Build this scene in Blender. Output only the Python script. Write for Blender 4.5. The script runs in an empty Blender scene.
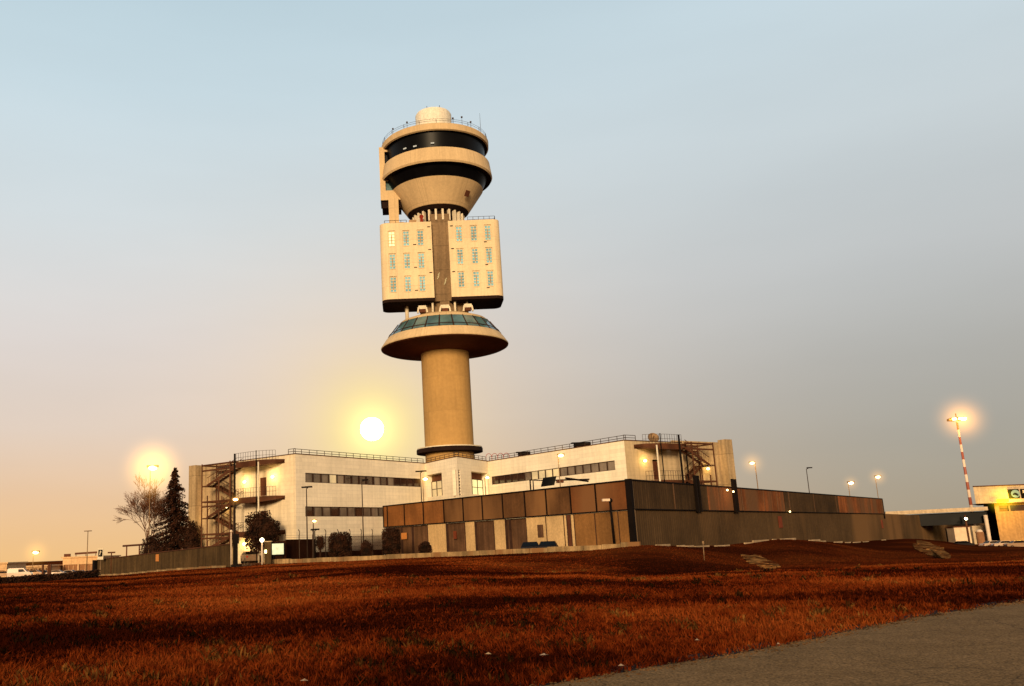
import bpy, math, random
import numpy as np
from mathutils import Vector, Matrix, noise
random.seed(7)
scene = bpy.context.scene
C = scene.collection
PI = math.pi
R_ = math.radians

# ------------------------------------------------------------------ camera numbers and survey helpers
FL, PX, PY, CZ = 925.0, 400.0, 343.0, 1.6
PITCH, ROLL = math.atan(204/925), math.atan(.0384)
F = Vector((0, math.cos(PITCH), math.sin(PITCH)))
U0 = Vector((0, -math.sin(PITCH), math.cos(PITCH)))
R0 = Vector((1, 0, 0))
CR = math.cos(ROLL)*R0 - math.sin(ROLL)*U0
CU = math.sin(ROLL)*R0 + math.cos(ROLL)*U0
def ray(x, y): return F + (x-PX)/FL*CR + (PY-y)/FL*CU
def at(x, y, Y):
    d = ray(x, y); t = Y/d.y
    return Vector((d.x*t, Y, CZ+d.z*t))
def atz(x, y, z):
    d = ray(x, y); t = (z-CZ)/d.z
    return Vector((d.x*t, d.y*t, z))
def onplane(x, y, a, b):
    """hit of a sight line with the vertical plane through ground points a, b -> (distance along ab, z)"""
    d = ray(x, y); ex, ey = b[0]-a[0], b[1]-a[1]; L = math.hypot(ex, ey); ex /= L; ey /= L
    t = (a[0]*ey - a[1]*ex)/(d.x*ey - d.y*ex)
    return ((d.x*t-a[0])*ex + (d.y*t-a[1])*ey, CZ+d.z*t)

# ------------------------------------------------------------------ materials
def newmat(name):
    m = bpy.data.materials.new(name); m.use_nodes = True
    nt = m.node_tree; nt.nodes.clear()
    return m, nt, nt.nodes, nt.links
def mat(name, col, rough=.8, var=.18, scale=1.5, bump=0., joints=None, jdark=.6, streak=0., col2=None,
        metallic=0., spec=.1, patch=None, fine=.1, grime=None):
    m, nt, N, L = newmat(name)
    out = N.new('ShaderNodeOutputMaterial'); b = N.new('ShaderNodeBsdfPrincipled')
    L.new(b.outputs[0], out.inputs[0])
    b.inputs['Roughness'].default_value = rough; b.inputs['Metallic'].default_value = metallic
    b.inputs['Specular IOR Level'].default_value = spec
    tc = N.new('ShaderNodeTexCoord')
    n1 = N.new('ShaderNodeTexNoise'); n1.inputs['Scale'].default_value = scale*.35; n1.inputs['Detail'].default_value = 6
    L.new(tc.outputs['Object'], n1.inputs['Vector'])
    n2 = N.new('ShaderNodeTexNoise'); n2.inputs['Scale'].default_value = scale*6; n2.inputs['Detail'].default_value = 3
    L.new(tc.outputs['Object'], n2.inputs['Vector'])
    ramp = N.new('ShaderNodeMix'); ramp.data_type = 'RGBA'
    c2 = col2 or tuple(c*(1-var*1.6) for c in col)
    ramp.inputs[6].default_value = (*c2, 1); ramp.inputs[7].default_value = (*col, 1)
    mr = N.new('ShaderNodeMapRange'); mr.inputs[1].default_value = .38; mr.inputs[2].default_value = .62
    L.new(n1.outputs[0], mr.inputs[0]); L.new(mr.outputs[0], ramp.inputs[0])
    cur = ramp.outputs[2]
    def mul(fac_socket, lo, a=.35, c=.65):
        nonlocal cur
        r = N.new('ShaderNodeMapRange'); r.inputs[1].default_value = a; r.inputs[2].default_value = c
        r.inputs[3].default_value = lo; r.inputs[4].default_value = 1
        L.new(fac_socket, r.inputs[0])
        x = N.new('ShaderNodeMix'); x.data_type = 'RGBA'; x.blend_type = 'MULTIPLY'; x.inputs[0].default_value = 1
        L.new(cur, x.inputs[6]); L.new(r.outputs[0], x.inputs[7]); cur = x.outputs[2]
    if fine: mul(n2.outputs[0], 1-fine*2)
    if streak:
        mp = N.new('ShaderNodeMapping'); mp.inputs['Scale'].default_value = (1.6, 1.6, .09)
        L.new(tc.outputs['Object'], mp.inputs[0])
        n3 = N.new('ShaderNodeTexNoise'); n3.inputs['Scale'].default_value = 1.5; n3.inputs['Detail'].default_value = 5
        L.new(mp.outputs[0], n3.inputs['Vector']); mul(n3.outputs[0], 1-streak, .42, .6)
    if patch:      # large patches of another colour along the object
        pc, ps, lo, hi = patch
        mp = N.new('ShaderNodeMapping'); mp.inputs['Scale'].default_value = (ps, ps, ps*.25)
        L.new(tc.outputs['Object'], mp.inputs[0])
        n4 = N.new('ShaderNodeTexNoise'); n4.inputs['Scale'].default_value = 1; n4.inputs['Detail'].default_value = 4
        L.new(mp.outputs[0], n4.inputs['Vector'])
        r = N.new('ShaderNodeMapRange'); r.inputs[1].default_value = lo; r.inputs[2].default_value = hi
        L.new(n4.outputs[0], r.inputs[0])
        x = N.new('ShaderNodeMix'); x.data_type = 'RGBA'
        L.new(r.outputs[0], x.inputs[0]); L.new(cur, x.inputs[6]); x.inputs[7].default_value = (*pc, 1); cur = x.outputs[2]
    if joints:
        w, h, ms = joints
        br = N.new('ShaderNodeTexBrick'); br.offset = 0; br.inputs['Scale'].default_value = 1
        br.inputs['Brick Width'].default_value = w; br.inputs['Row Height'].default_value = h
        br.inputs['Mortar Size'].default_value = ms; br.inputs['Mortar Smooth'].default_value = .3
        br.inputs['Color1'].default_value = (1, 1, 1, 1); br.inputs['Color2'].default_value = (.9, .9, .9, 1)
        br.inputs['Mortar'].default_value = (jdark, jdark, jdark, 1)
        L.new(tc.outputs['UV'], br.inputs['Vector'])
        x = N.new('ShaderNodeMix'); x.data_type = 'RGBA'; x.blend_type = 'MULTIPLY'; x.inputs[0].default_value = 1
        L.new(cur, x.inputs[6]); L.new(br.outputs['Color'], x.inputs[7]); cur = x.outputs[2]
    L.new(cur, b.inputs['Base Color'])
    if bump:
        bp = N.new('ShaderNodeBump'); bp.inputs['Strength'].default_value = bump; bp.inputs['Distance'].default_value = .05
        L.new(n2.outputs[0], bp.inputs['Height']); L.new(bp.outputs[0], b.inputs['Normal'])
    return m
def emat(name, col, strength):
    m, nt, N, L = newmat(name)
    out = N.new('ShaderNodeOutputMaterial'); e = N.new('ShaderNodeEmission')
    e.inputs[0].default_value = (*col, 1)
    tc = N.new('ShaderNodeTexCoord'); n = N.new('ShaderNodeTexNoise'); n.inputs['Scale'].default_value = 2.3
    L.new(tc.outputs['Object'], n.inputs['Vector'])
    r = N.new('ShaderNodeMapRange'); r.inputs[1].default_value = .3; r.inputs[2].default_value = .7
    r.inputs[3].default_value = strength*.75; r.inputs[4].default_value = strength*1.15
    L.new(n.outputs[0], r.inputs[0]); L.new(r.outputs[0], e.inputs[1]); L.new(e.outputs[0], out.inputs[0])
    return m
def halomat(name, col, strength, radius, power=3):
    m, nt, N, L = newmat(name)
    out = N.new('ShaderNodeOutputMaterial'); e = N.new('ShaderNodeEmission'); e.inputs[0].default_value = (*col, 1)
    tc = N.new('ShaderNodeTexCoord'); ln = N.new('ShaderNodeVectorMath'); ln.operation = 'LENGTH'
    L.new(tc.outputs['Object'], ln.inputs[0])
    r = N.new('ShaderNodeMapRange'); r.inputs[1].default_value = 0; r.inputs[2].default_value = radius
    r.inputs[3].default_value = 1; r.inputs[4].default_value = 0
    L.new(ln.outputs['Value'], r.inputs[0])
    p = N.new('ShaderNodeMath'); p.operation = 'POWER'; p.inputs[1].default_value = power; L.new(r.outputs[0], p.inputs[0])
    q = N.new('ShaderNodeMath'); q.operation = 'MULTIPLY'; q.inputs[1].default_value = strength; L.new(p.outputs[0], q.inputs[0])
    L.new(q.outputs[0], e.inputs[1]); L.new(e.outputs[0], out.inputs['Volume'])
    return m
def foliagemat(name, a, b):
    m, nt, N, L = newmat(name)
    out = N.new('ShaderNodeOutputMaterial'); bs = N.new('ShaderNodeBsdfPrincipled'); L.new(bs.outputs[0], out.inputs[0])
    bs.inputs['Roughness'].default_value = .75; bs.inputs['Specular IOR Level'].default_value = .1
    tc = N.new('ShaderNodeTexCoord'); n = N.new('ShaderNodeTexNoise'); n.inputs['Scale'].default_value = 1.3; n.inputs['Detail'].default_value = 5
    L.new(tc.outputs['Object'], n.inputs['Vector'])
    cr = N.new('ShaderNodeValToRGB'); cr.color_ramp.elements[0].position = .38; cr.color_ramp.elements[1].position = .65
    cr.color_ramp.elements[0].color = (*a, 1); cr.color_ramp.elements[1].color = (*b, 1)
    L.new(n.outputs[0], cr.inputs[0]); L.new(cr.outputs[0], bs.inputs['Base Color'])
    return m
def grassmat(name, dark, mid, light, blade=False):
    m, nt, N, L = newmat(name)
    out = N.new('ShaderNodeOutputMaterial'); bs = N.new('ShaderNodeBsdfPrincipled'); L.new(bs.outputs[0], out.inputs[0])
    bs.inputs['Roughness'].default_value = .9; bs.inputs['Specular IOR Level'].default_value = 0
    tc = N.new('ShaderNodeTexCoord')
    mp = N.new('ShaderNodeMapping'); mp.inputs['Scale'].default_value = (.075, .085, .3); mp.inputs['Rotation'].default_value = (0, 0, .3)
    L.new(tc.outputs['Object'], mp.inputs[0])
    n = N.new('ShaderNodeTexNoise'); n.inputs['Scale'].default_value = 1.0; n.inputs['Detail'].default_value = 6; n.inputs['Roughness'].default_value = .5
    L.new(mp.outputs[0], n.inputs['Vector'])
    n2 = N.new('ShaderNodeTexNoise'); n2.inputs['Scale'].default_value = 2.2 if not blade else 5; n2.inputs['Detail'].default_value = 6
    L.new(tc.outputs['Object'], n2.inputs['Vector'])
    ad = N.new('ShaderNodeMath'); ad.operation = 'MULTIPLY_ADD'; ad.inputs[1].default_value = .42
    L.new(n2.outputs[0], ad.inputs[0]); 
    sb = N.new('ShaderNodeMath'); sb.operation = 'SUBTRACT'; sb.inputs[1].default_value = .21
    L.new(n.outputs[0], sb.inputs[0]); L.new(sb.outputs[0], ad.inputs[2])
    cr = N.new('ShaderNodeValToRGB'); e = cr.color_ramp.elements
    e[0].position = .43; e[0].color = (*dark, 1); e[1].position = .66; e[1].color = (*light, 1)
    k = e.new(.50); k.color = (*mid, 1)
    L.new(ad.outputs[0], cr.inputs[0])
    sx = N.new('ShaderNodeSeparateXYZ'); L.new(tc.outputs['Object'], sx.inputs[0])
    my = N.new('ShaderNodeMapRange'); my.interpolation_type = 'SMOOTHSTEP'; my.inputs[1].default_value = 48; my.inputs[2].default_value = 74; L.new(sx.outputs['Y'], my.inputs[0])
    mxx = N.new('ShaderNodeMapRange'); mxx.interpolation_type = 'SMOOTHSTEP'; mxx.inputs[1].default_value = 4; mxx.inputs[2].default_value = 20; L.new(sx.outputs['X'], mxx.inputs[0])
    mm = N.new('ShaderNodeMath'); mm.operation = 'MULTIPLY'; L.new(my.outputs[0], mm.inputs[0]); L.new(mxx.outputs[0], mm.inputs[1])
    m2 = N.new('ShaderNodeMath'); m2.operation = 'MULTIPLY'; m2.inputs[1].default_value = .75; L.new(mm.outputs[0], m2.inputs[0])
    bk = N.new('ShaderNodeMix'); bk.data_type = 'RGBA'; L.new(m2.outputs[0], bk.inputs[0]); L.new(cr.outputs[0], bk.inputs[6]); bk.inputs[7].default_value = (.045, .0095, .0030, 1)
    L.new(bk.outputs[2], bs.inputs['Base Color'])
    if not blade:
        bp = N.new('ShaderNodeBump'); bp.inputs['Strength'].default_value = .8; bp.inputs['Distance'].default_value = .2
        L.new(n2.outputs[0], bp.inputs['Height']); L.new(bp.outputs[0], bs.inputs['Normal'])
    return m
def glassmat(name, col, rough=.06, spec=.8, em=None):
    m = mat(name, col, rough=rough, var=.3, scale=1.2, spec=spec, fine=.05)
    if em:
        b = [n for n in m.node_tree.nodes if n.type == 'BSDF_PRINCIPLED'][0]
        b.inputs['Emission Color'].default_value = (*em[0], 1); b.inputs['Emission Strength'].default_value = em[1]
    return m

M = {}
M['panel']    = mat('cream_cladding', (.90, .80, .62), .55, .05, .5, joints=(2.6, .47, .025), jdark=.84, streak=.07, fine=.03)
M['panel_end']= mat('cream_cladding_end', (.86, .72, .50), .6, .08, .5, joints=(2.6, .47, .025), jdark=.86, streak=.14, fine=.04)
M['panel_shade'] = mat('cream_cladding_shaded_end', (.60, .46, .28), .6, .08, .5, joints=(2.6, .47, .025), jdark=.86, streak=.14, fine=.04)  # shade of the right end put into a darker cladding colour
M['slab']     = mat('stair_screen_concrete', (.62, .44, .24), .8, .18, .6, joints=(3, 4, .05), streak=.25)
M['tower']    = mat('tower_warm_concrete', (.50, .30, .105), .75, .07, .35, joints=(60, 5.9, .05), jdark=.86, streak=.06, fine=.05)
M['cab']      = mat('cab_precast_panels', (.70, .51, .28), .7, .07, .5, joints=(3.2, 30, .04), jdark=.75, streak=.05, fine=.05)
M['block']    = mat('cladding_of_tower_blocks', (.82, .65, .40), .6, .05, .5, joints=(60, 4.08, .05), jdark=.8, streak=.08, fine=.05)
M['core']     = mat('tower_core_concrete', (.30, .20, .11), .85, .15, .5, joints=(60, 4.35, .08), jdark=.7, streak=.2)
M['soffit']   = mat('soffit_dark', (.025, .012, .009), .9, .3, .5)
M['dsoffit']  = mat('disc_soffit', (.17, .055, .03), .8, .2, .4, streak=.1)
M['white']    = mat('white_paint', (.78, .68, .50), .5, .06, 1, streak=.06)
M['black']    = mat('black_steel', (.008, .005, .004), .7, .2, 2, spec=.05)
M['rail']     = mat('railing_steel', (.055, .033, .022), .6, .2, 2, metallic=.3)
M['stair']    = mat('stair_steel', (.12, .045, .02), .7, .25, 2, metallic=.2)
M['bandglass']= glassmat('cab_window_glass', (.003, .003, .004), .35, .08)
M['teal']     = glassmat('teal_window_glass', (.10, .19, .20), .12, .8)
M['paneblue'] = glassmat('small_pane_glass', (.24, .56, .68), .5, .15)
M['panegrey'] = glassmat('curtained_pane', (.22, .17, .13), .15, .7)
M['panedark'] = glassmat('dark_pane', (.06, .03, .02), .1, .8)
M['panelit']  = glassmat('lit_pane', (.6, .5, .3), .2, .5, ((1, .72, .35), .35))
M['panebright'] = glassmat('bright_lit_pane', (.7, .65, .4), .2, .5, ((1, .86, .38), .8))
M['frame']    = mat('window_frame_brown', (.06, .03, .02), .6, .2, 3)
M['reveal']   = mat('recess_red_brown', (.14, .05, .025), .8, .2, 1)
M['wallup']   = mat('brown_upper_cladding', (.22, .072, .020), .7, .22, .8, streak=.14, patch=((.19, .085, .032), .12, .45, .6))
M['wallupl']  = mat('orange_upper_cladding', (.30, .115, .032), .7, .2, .8, streak=.14)
M['wallupc']  = mat('weathered_upper_cladding', (.155, .070, .026), .75, .25, .8, streak=.15, patch=((.23, .11, .04), .15, .48, .65))
M['walllow']  = mat('tan_lower_panels', (.70, .47, .22), .8, .12, .8, streak=.1)
M['wallbrown']= mat('brown_lower_panels', (.17, .085, .042), .7, .25, .8, streak=.3)
M['walltan']  = mat('ochre_lower_panels', (.30, .14, .042), .8, .15, .8, streak=.12)
M['corrup']   = mat('weathered_corrugated_upper', (.058, .034, .016), .75, .3, .5, streak=.25)
M['corrust']  = mat('rusted_corrugated_upper', (.22, .075, .026), .75, .3, .5, streak=.35, patch=((.09, .045, .022), .25, .47, .6))
M['corrlow']  = mat('olive_corrugated_lower', (.074, .044, .020), .75, .2, .5, streak=.15, patch=((.11, .060, .025), .06, .5, .62))
M['wallleft'] = mat('olive_corrugated_boundary', (.090, .054, .022), .8, .2, .6, streak=.35)
M['kerb']     = mat('kerb_concrete', (.46, .30, .14), .9, .3, 1.5, streak=.3, patch=((.2, .1, .04), .4, .5, .62))
M['noticered'] = mat('faded_red_notice', (.22, .05, .02), .8, .2, 2)
M['concrete'] = mat('pale_concrete', (.48, .34, .2), .85, .2, 1.2)
M['mesh']     = mat('fence_screen', (.034, .012, .006), .95, .25, 1.5, streak=.2, spec=.02)
M['sign']     = emat('lit_sign_face', (1, .92, .5), 1.15)
M['paper']    = mat('notice_orange', (.62, .24, .06), .7, .1, 2)
M['lamp']     = emat('sodium_lamp', (1, .56, .15), 26)
M['lampw']    = emat('pale_lamp', (1, .82, .5), 14)
M['lampsm']   = emat('small_bulkhead_lamp', (1, .75, .3), 9)
M['roomlamp'] = emat('dim_room_lamp', (1, .85, .6), .7)
M['mastlamp'] = emat('mast_floodlight', (1, .5, .12), 30)
M['yellow']   = emat('yellow_floodlight', (1, .72, .02), 3)
M['sunm']     = emat('sun_surface', (1, .93, .62), 30)
M['redpaint'] = mat('red_paint', (.45, .05, .025), .5, .15, 2)
M['whitepaint'] = mat('mast_white_paint', (.8, .62, .45), .5, .1, 2)
M['galv']     = mat('galvanised_pole', (.30, .19, .10), .5, .15, 2, metallic=.4)
M['bark']     = mat('bark', (.05, .022, .012), .9, .3, 4)
M['twig']     = mat('bare_twigs', (.15, .06, .028), .9, .3, 3)
M['conifer']  = foliagemat('conifer_needles', (.012, .006, .003), (.055, .018, .008))
M['shrub']    = foliagemat('shrub_leaves', (.012, .006, .003), (.05, .018, .008))
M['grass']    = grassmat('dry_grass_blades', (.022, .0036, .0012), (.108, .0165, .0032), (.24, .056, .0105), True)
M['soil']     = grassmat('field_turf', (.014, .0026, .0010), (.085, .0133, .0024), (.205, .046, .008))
M['asphalt']  = mat('asphalt', (.255, .147, .062), .95, .15, 4, bump=.4, fine=.2, col2=(.21, .12, .049), spec=.05)
M['edge_shade']    = mat('road_edge_shade', (.018, .009, .005), .95, .3, 3, bump=.4)
M['rubble']   = mat('rubble_stone', (.36, .17, .055), .95, .4, 3, bump=.8, spec=.0, patch=((.06, .018, .006), .5, .44, .56))
M['carwhite'] = mat('car_white_paint', (.6, .42, .28), .3, .05, 1, spec=.6)
M['carsilver']= mat('car_silver_paint', (.35, .22, .13), .3, .05, 1, metallic=.3)
M['cardark']  = mat('car_dark_paint', (.012, .007, .006), .55, .05, 1, spec=.15)
M['tyre']     = mat('tyre_rubber', (.012, .010, .009), .9, .1, 2)
M['farwall']  = mat('far_building_wall', (.80, .50, .25), .8, .08, .3, joints=(6, 4, .06))
M['farshade'] = mat('far_building_shade', (.34, .16, .07), .8, .15, .3)
M['termwall'] = mat('terminal_cladding', (.66, .50, .32), .7, .08, .3, joints=(2.4, 1.6, .05), jdark=.8, streak=.1)
M['termorange'] = mat('terminal_render', (.58, .33, .13), .8, .12, .3, streak=.15)
M['bluesign'] = mat('sign_blue_face', (.20, .32, .36), .4, .15, 1)
M['litter']   = mat('litter_paper', (.34, .25, .18), .7, .1, 5)
M['skin']     = mat('skin_of_person', (.45, .24, .14), .6, .05, 4)
M['redcloth'] = mat('red_cloth', (.35, .05, .03), .8, .1, 5)
M['brickp']   = mat('drive_paving', (.22, .095, .035), .9, .15, 1.5)

nt_ = M['asphalt'].node_tree; bs_ = [n for n in nt_.nodes if n.type == 'BSDF_PRINCIPLED'][0]; src_ = bs_.inputs['Base Color'].links[0].from_socket
tc_a = nt_.nodes.new('ShaderNodeTexCoord'); wn_ = nt_.nodes.new('ShaderNodeTexNoise'); wn_.inputs['Scale'].default_value = 1.4; wn_.inputs['Detail'].default_value = 5
nt_.links.new(tc_a.outputs['Object'], wn_.inputs['Vector']); av_ = nt_.nodes.new('ShaderNodeMix'); av_.data_type = 'RGBA'; av_.inputs[0].default_value = .35
nt_.links.new(tc_a.outputs['Object'], av_.inputs[6]); nt_.links.new(wn_.outputs['Color'], av_.inputs[7])
vo_ = nt_.nodes.new('ShaderNodeTexVoronoi'); vo_.feature = 'DISTANCE_TO_EDGE'; vo_.inputs['Scale'].default_value = .55; nt_.links.new(av_.outputs[2], vo_.inputs['Vector'])
mr_a = nt_.nodes.new('ShaderNodeMapRange'); mr_a.inputs[1].default_value = 0; mr_a.inputs[2].default_value = .008; mr_a.inputs[3].default_value = .6; mr_a.inputs[4].default_value = 1; nt_.links.new(vo_.outputs['Distance'], mr_a.inputs[0])
gt_ = nt_.nodes.new('ShaderNodeTexNoise'); gt_.inputs['Scale'].default_value = 38; gt_.inputs['Detail'].default_value = 2; nt_.links.new(tc_a.outputs['Object'], gt_.inputs['Vector'])
mg_ = nt_.nodes.new('ShaderNodeMapRange'); mg_.inputs[1].default_value = .35; mg_.inputs[2].default_value = .65; mg_.inputs[3].default_value = .55; mg_.inputs[4].default_value = 1.35; nt_.links.new(gt_.outputs[0], mg_.inputs[0])
mu_ = nt_.nodes.new('ShaderNodeMath'); mu_.operation = 'MULTIPLY'; nt_.links.new(mr_a.outputs[0], mu_.inputs[0]); nt_.links.new(mg_.outputs[0], mu_.inputs[1])
mx_a = nt_.nodes.new('ShaderNodeMix'); mx_a.data_type = 'RGBA'; mx_a.blend_type = 'MULTIPLY'; mx_a.clamp_result = False; mx_a.inputs[0].default_value = 1
nt_.links.new(src_, mx_a.inputs[6]); nt_.links.new(mu_.outputs[0], mx_a.inputs[7]); nt_.links.new(mx_a.outputs[2], bs_.inputs['Base Color'])

# ------------------------------------------------------------------ mesh builder
ORG = {}
class MB:
    def __init__(s): s.v = []; s.f = []; s.sm = []
    def face(s, pts, smooth=False):
        i = len(s.v); s.v += [tuple(p) for p in pts]; s.f.append(tuple(range(i, i+len(pts)))); s.sm.append(smooth); return s
    def obox(s, o, ax, ay, az):
        o, ax, ay, az = map(Vector, (o, ax, ay, az))
        if ax.cross(ay).dot(az) < 0: ax, ay = ay, ax
        i = len(s.v)
        P = [o, o+ax, o+ax+ay, o+ay, o+az, o+ax+az, o+ax+ay+az, o+ay+az]
        s.v += [tuple(p) for p in P]
        for f in ((0,3,2,1),(4,5,6,7),(0,1,5,4),(1,2,6,5),(2,3,7,6),(3,0,4,7)):
            s.f.append(tuple(i+k for k in f)); s.sm.append(False)
        return s
    def box(s, c, d, rz=0):
        a = Vector((math.cos(rz), math.sin(rz), 0)); b = Vector((-math.sin(rz), math.cos(rz), 0)); z = Vector((0, 0, 1))
        o = Vector(c) - a*d[0]/2 - b*d[1]/2 - z*d[2]/2
        return s.obox(o, a*d[0], b*d[1], z*d[2])
    def bar(s, p, q, w, h=None):
        p, q = Vector(p), Vector(q); h = h or w; d = q-p
        up = Vector((0, 0, 1)) if abs(d.normalized().z) < .95 else Vector((0, 1, 0))
        a = d.cross(up).normalized(); b = a.cross(d).normalized()
        return s.obox(p - a*w/2 - b*h/2, d, a*w, b*h)
    def tube(s, p, q, r, r2=None, n=8, cap=True):
        p, q = Vector(p), Vector(q); r2 = r if r2 is None else r2; d = (q-p).normalized()
        up = Vector((0, 0, 1)) if abs(d.z) < .9 else Vector((1, 0, 0))
        a = d.cross(up).normalized(); b = d.cross(a).normalized(); i = len(s.v)
        for k in range(n):
            t = 2*PI*k/n; w = a*math.cos(t)+b*math.sin(t)
            s.v.append(tuple(p+w*r)); s.v.append(tuple(q+w*r2))
        for k in range(n):
            j = (k+1) % n; s.f.append((i+2*k, i+2*j, i+2*j+1, i+2*k+1)); s.sm.append(n > 5)
        if cap:
            s.f.append(tuple(i+2*k for k in range(n))[::-1]); s.sm.append(False)
            s.f.append(tuple(i+2*k+1 for k in range(n))); s.sm.append(False)
        return s
    def lathe(s, prof, c, n=64, smooth=True, a0=0, a1=2*PI):
        """prof: list of (r, z); consecutive points joined; every ring doubled so edges stay crisp"""
        full = abs(a1-a0-2*PI) < 1e-6
        for (ra, za), (rb, zb) in zip(prof, prof[1:]):
            i = len(s.v); m = n if full else n+1
            for k in range(m):
                t = a0+(a1-a0)*k/n
                s.v.append((c[0]+ra*math.cos(t), c[1]+ra*math.sin(t), c[2]+za)); s.v.append((c[0]+rb*math.cos(t), c[1]+rb*math.sin(t), c[2]+zb))
            for k in range(n):
                j = (k+1) % m
                if ra < 1e-6: s.f.append((i+2*k, i+2*j+1, i+2*k+1))
                elif rb < 1e-6: s.f.append((i+2*k, i+2*j, i+2*k+1))
                else: s.f.append((i+2*k, i+2*j, i+2*j+1, i+2*k+1))
                s.sm.append(smooth)
        return s
    def sphere(s, c, r, n=12, squash=1):
        prof = [(max(r*math.sin(PI*k/n), 0), -r*squash*math.cos(PI*k/n)) for k in range(n+1)]
        prof[0] = (0, prof[0][1]); prof[-1] = (0, prof[-1][1])
        return s.lathe(prof, c, n=n*2)
    def prism(s, pts, z0, z1, skip=(), top=True, bottom=True):
        n = len(pts)
        for k in range(n):
            if k in skip: continue
            a, b = pts[k], pts[(k+1) % n]
            s.face([(a[0], a[1], z0), (b[0], b[1], z0), (b[0], b[1], z1), (a[0], a[1], z1)])
        if top: s.face([(p[0], p[1], z1) for p in pts])
        if bottom: s.face([(p[0], p[1], z0) for p in pts][::-1])
        return s
    def facade(s, a, b, z0, z1, holes=(), depth=.25):
        """vertical wall a->b (outside on its right-hand side) with rectangular holes (u0,u1,za,zb) and reveals"""
        ax, ay = b[0]-a[0], b[1]-a[1]; L = math.hypot(ax, ay); ax /= L; ay /= L; nx, ny = ay, -ax
        P = lambda u, z, d=0: (a[0]+ax*u-nx*d, a[1]+ay*u-ny*d, z)
        us = sorted({0, L, *[h[0] for h in holes], *[h[1] for h in holes]}); zs = sorted({z0, z1, *[h[2] for h in holes], *[h[3] for h in holes]})
        for u0, u1 in zip(us, us[1:]):
            for za, zb in zip(zs, zs[1:]):
                cu, cz = (u0+u1)/2, (za+zb)/2
                if any(h[0] < cu < h[1] and h[2] < cz < h[3] for h in holes): continue
                s.face([P(u0, za), P(u1, za), P(u1, zb), P(u0, zb)])
        for h in holes:
            u0, u1, za, zb = h
            s.face([P(u0, za), P(u0, za, depth), P(u1, za, depth), P(u1, za)]); s.face([P(u0, zb), P(u1, zb), P(u1, zb, depth), P(u0, zb, depth)])
            s.face([P(u0, za), P(u0, zb), P(u0, zb, depth), P(u0, za, depth)]); s.face([P(u1, za), P(u1, za, depth), P(u1, zb, depth), P(u1, zb)])
        return s
    def build(s, name, m, parent=None, org=None):
        if parent is not None: org = ORG[parent.name]
        org = Vector(org) if org is not None else Vector((0, 0, 0))
        me = bpy.data.meshes.new(name)
        me.from_pydata([(v[0]-org.x, v[1]-org.y, v[2]-org.z) for v in s.v], [], s.f)
        me.polygons.foreach_set('use_smooth', s.sm)
        uv = me.uv_layers.new(name='UVMap'); data = np.zeros(len(me.loops)*2, dtype=np.float32)
        for p in me.polygons:
            n = p.normal
            if abs(n.z) > .85: tx = None
            else:
                q = math.hypot(n.x, n.y); tx = (-n.y/q, n.x/q)
            for li in p.loop_indices:
                co = s.v[me.loops[li].vertex_index]
                if tx is None: data[2*li] = co[0]; data[2*li+1] = co[1]
                else: data[2*li] = co[0]*tx[0]+co[1]*tx[1]; data[2*li+1] = co[2]
        uv.data.foreach_set('uv', data)
        me.materials.append(m)
        o = bpy.data.objects.new(name, me); C.objects.link(o)
        if parent is not None: o.parent = parent
        else: o.location = org
        ORG[o.name] = org
        return o
def tag(o, label=None, cat=None, group=None, kind=None):
    if label: o['label'] = label
    if cat: o['category'] = cat
    if group: o['group'] = group
    if kind: o['kind'] = kind
    return o
def thing(name, loc, label, cat, group=None):
    o = bpy.data.objects.new(name, None); C.objects.link(o); o.location = loc; o.empty_display_size = .3
    ORG[o.name] = Vector(loc)
    return tag(o, label, cat, group)
def halo(root, pos, radius, col, strength, power=3):  # glow around a lamp, added as a sphere of self-lit volume
    mb = MB().sphere((0, 0, 0), radius, 10)
    me_o = mb.build('lamp_glow', halomat('glow_around_lamp', col, strength, radius, power), None, (0, 0, 0))
    me_o.parent = root; me_o.location = Vector(pos) - ORG[root.name]
    return me_o
def plight(pos, col, power, size=.25):
    l = bpy.data.lights.new('lamp_light', 'POINT'); l.energy = power; l.color = col; l.shadow_soft_size = size
    o = bpy.data.objects.new('lamp_light', l); C.objects.link(o); o.location = pos; return o

# ------------------------------------------------------------------ terrain
TAB = {-300: [(40,0),(74,0),(95,-.6),(200,-2.0),(400,-2.2)],
       0:    [(40,0),(74,0),(95,-.6),(200,-2.0),(400,-2.2)],
       100:  [(40,0),(90,-.2),(136,-.75),(200,-1.6),(400,-2)],
       232:  [(40,0),(98,.2),(115,.3),(200,.2),(400,-1)],
       265:  [(40,0),(100,.33),(120,.4),(200,.4),(400,-1)],
       400:  [(40,.05),(92,.5),(112,.5),(200,.4),(400,-1)],
       560:  [(36,0),(60,-.2),(76,.45),(88,.7),(200,.4),(400,-1)],
       630:  [(34,-.05),(56,-.6),(70,.15),(82,.9),(110,.8),(400,-1)],
       760:  [(32,-.05),(80,-1.1),(100,-.1),(118,.75),(200,.3),(400,-1)],
       880:  [(30,-.05),(110,-1.8),(140,-1.2),(168,-.45),(300,-1),(400,-1.5)],
       960:  [(30,-.05),(110,-2.0),(170,-2.3),(235,-3.0),(400,-3)],
       1024: [(30,-.05),(120,-2.2),(235,-3.5),(400,-3.5)],
       1500: [(30,-.05),(120,-2.2),(235,-3.5),(400,-3.5)]}
KEYS = sorted(TAB)
def zcol(k, Y):
    t = TAB[k]
    if Y <= 18: return 0
    prev = (18, 0)
    for q in t:
        if Y <= q[0]:
            w = (Y-prev[0])/(q[0]-prev[0]); w = w*w*(3-2*w)*.5+w*.5
            return prev[1]+(q[1]-prev[1])*w
        prev = q
    return prev[1]
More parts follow.
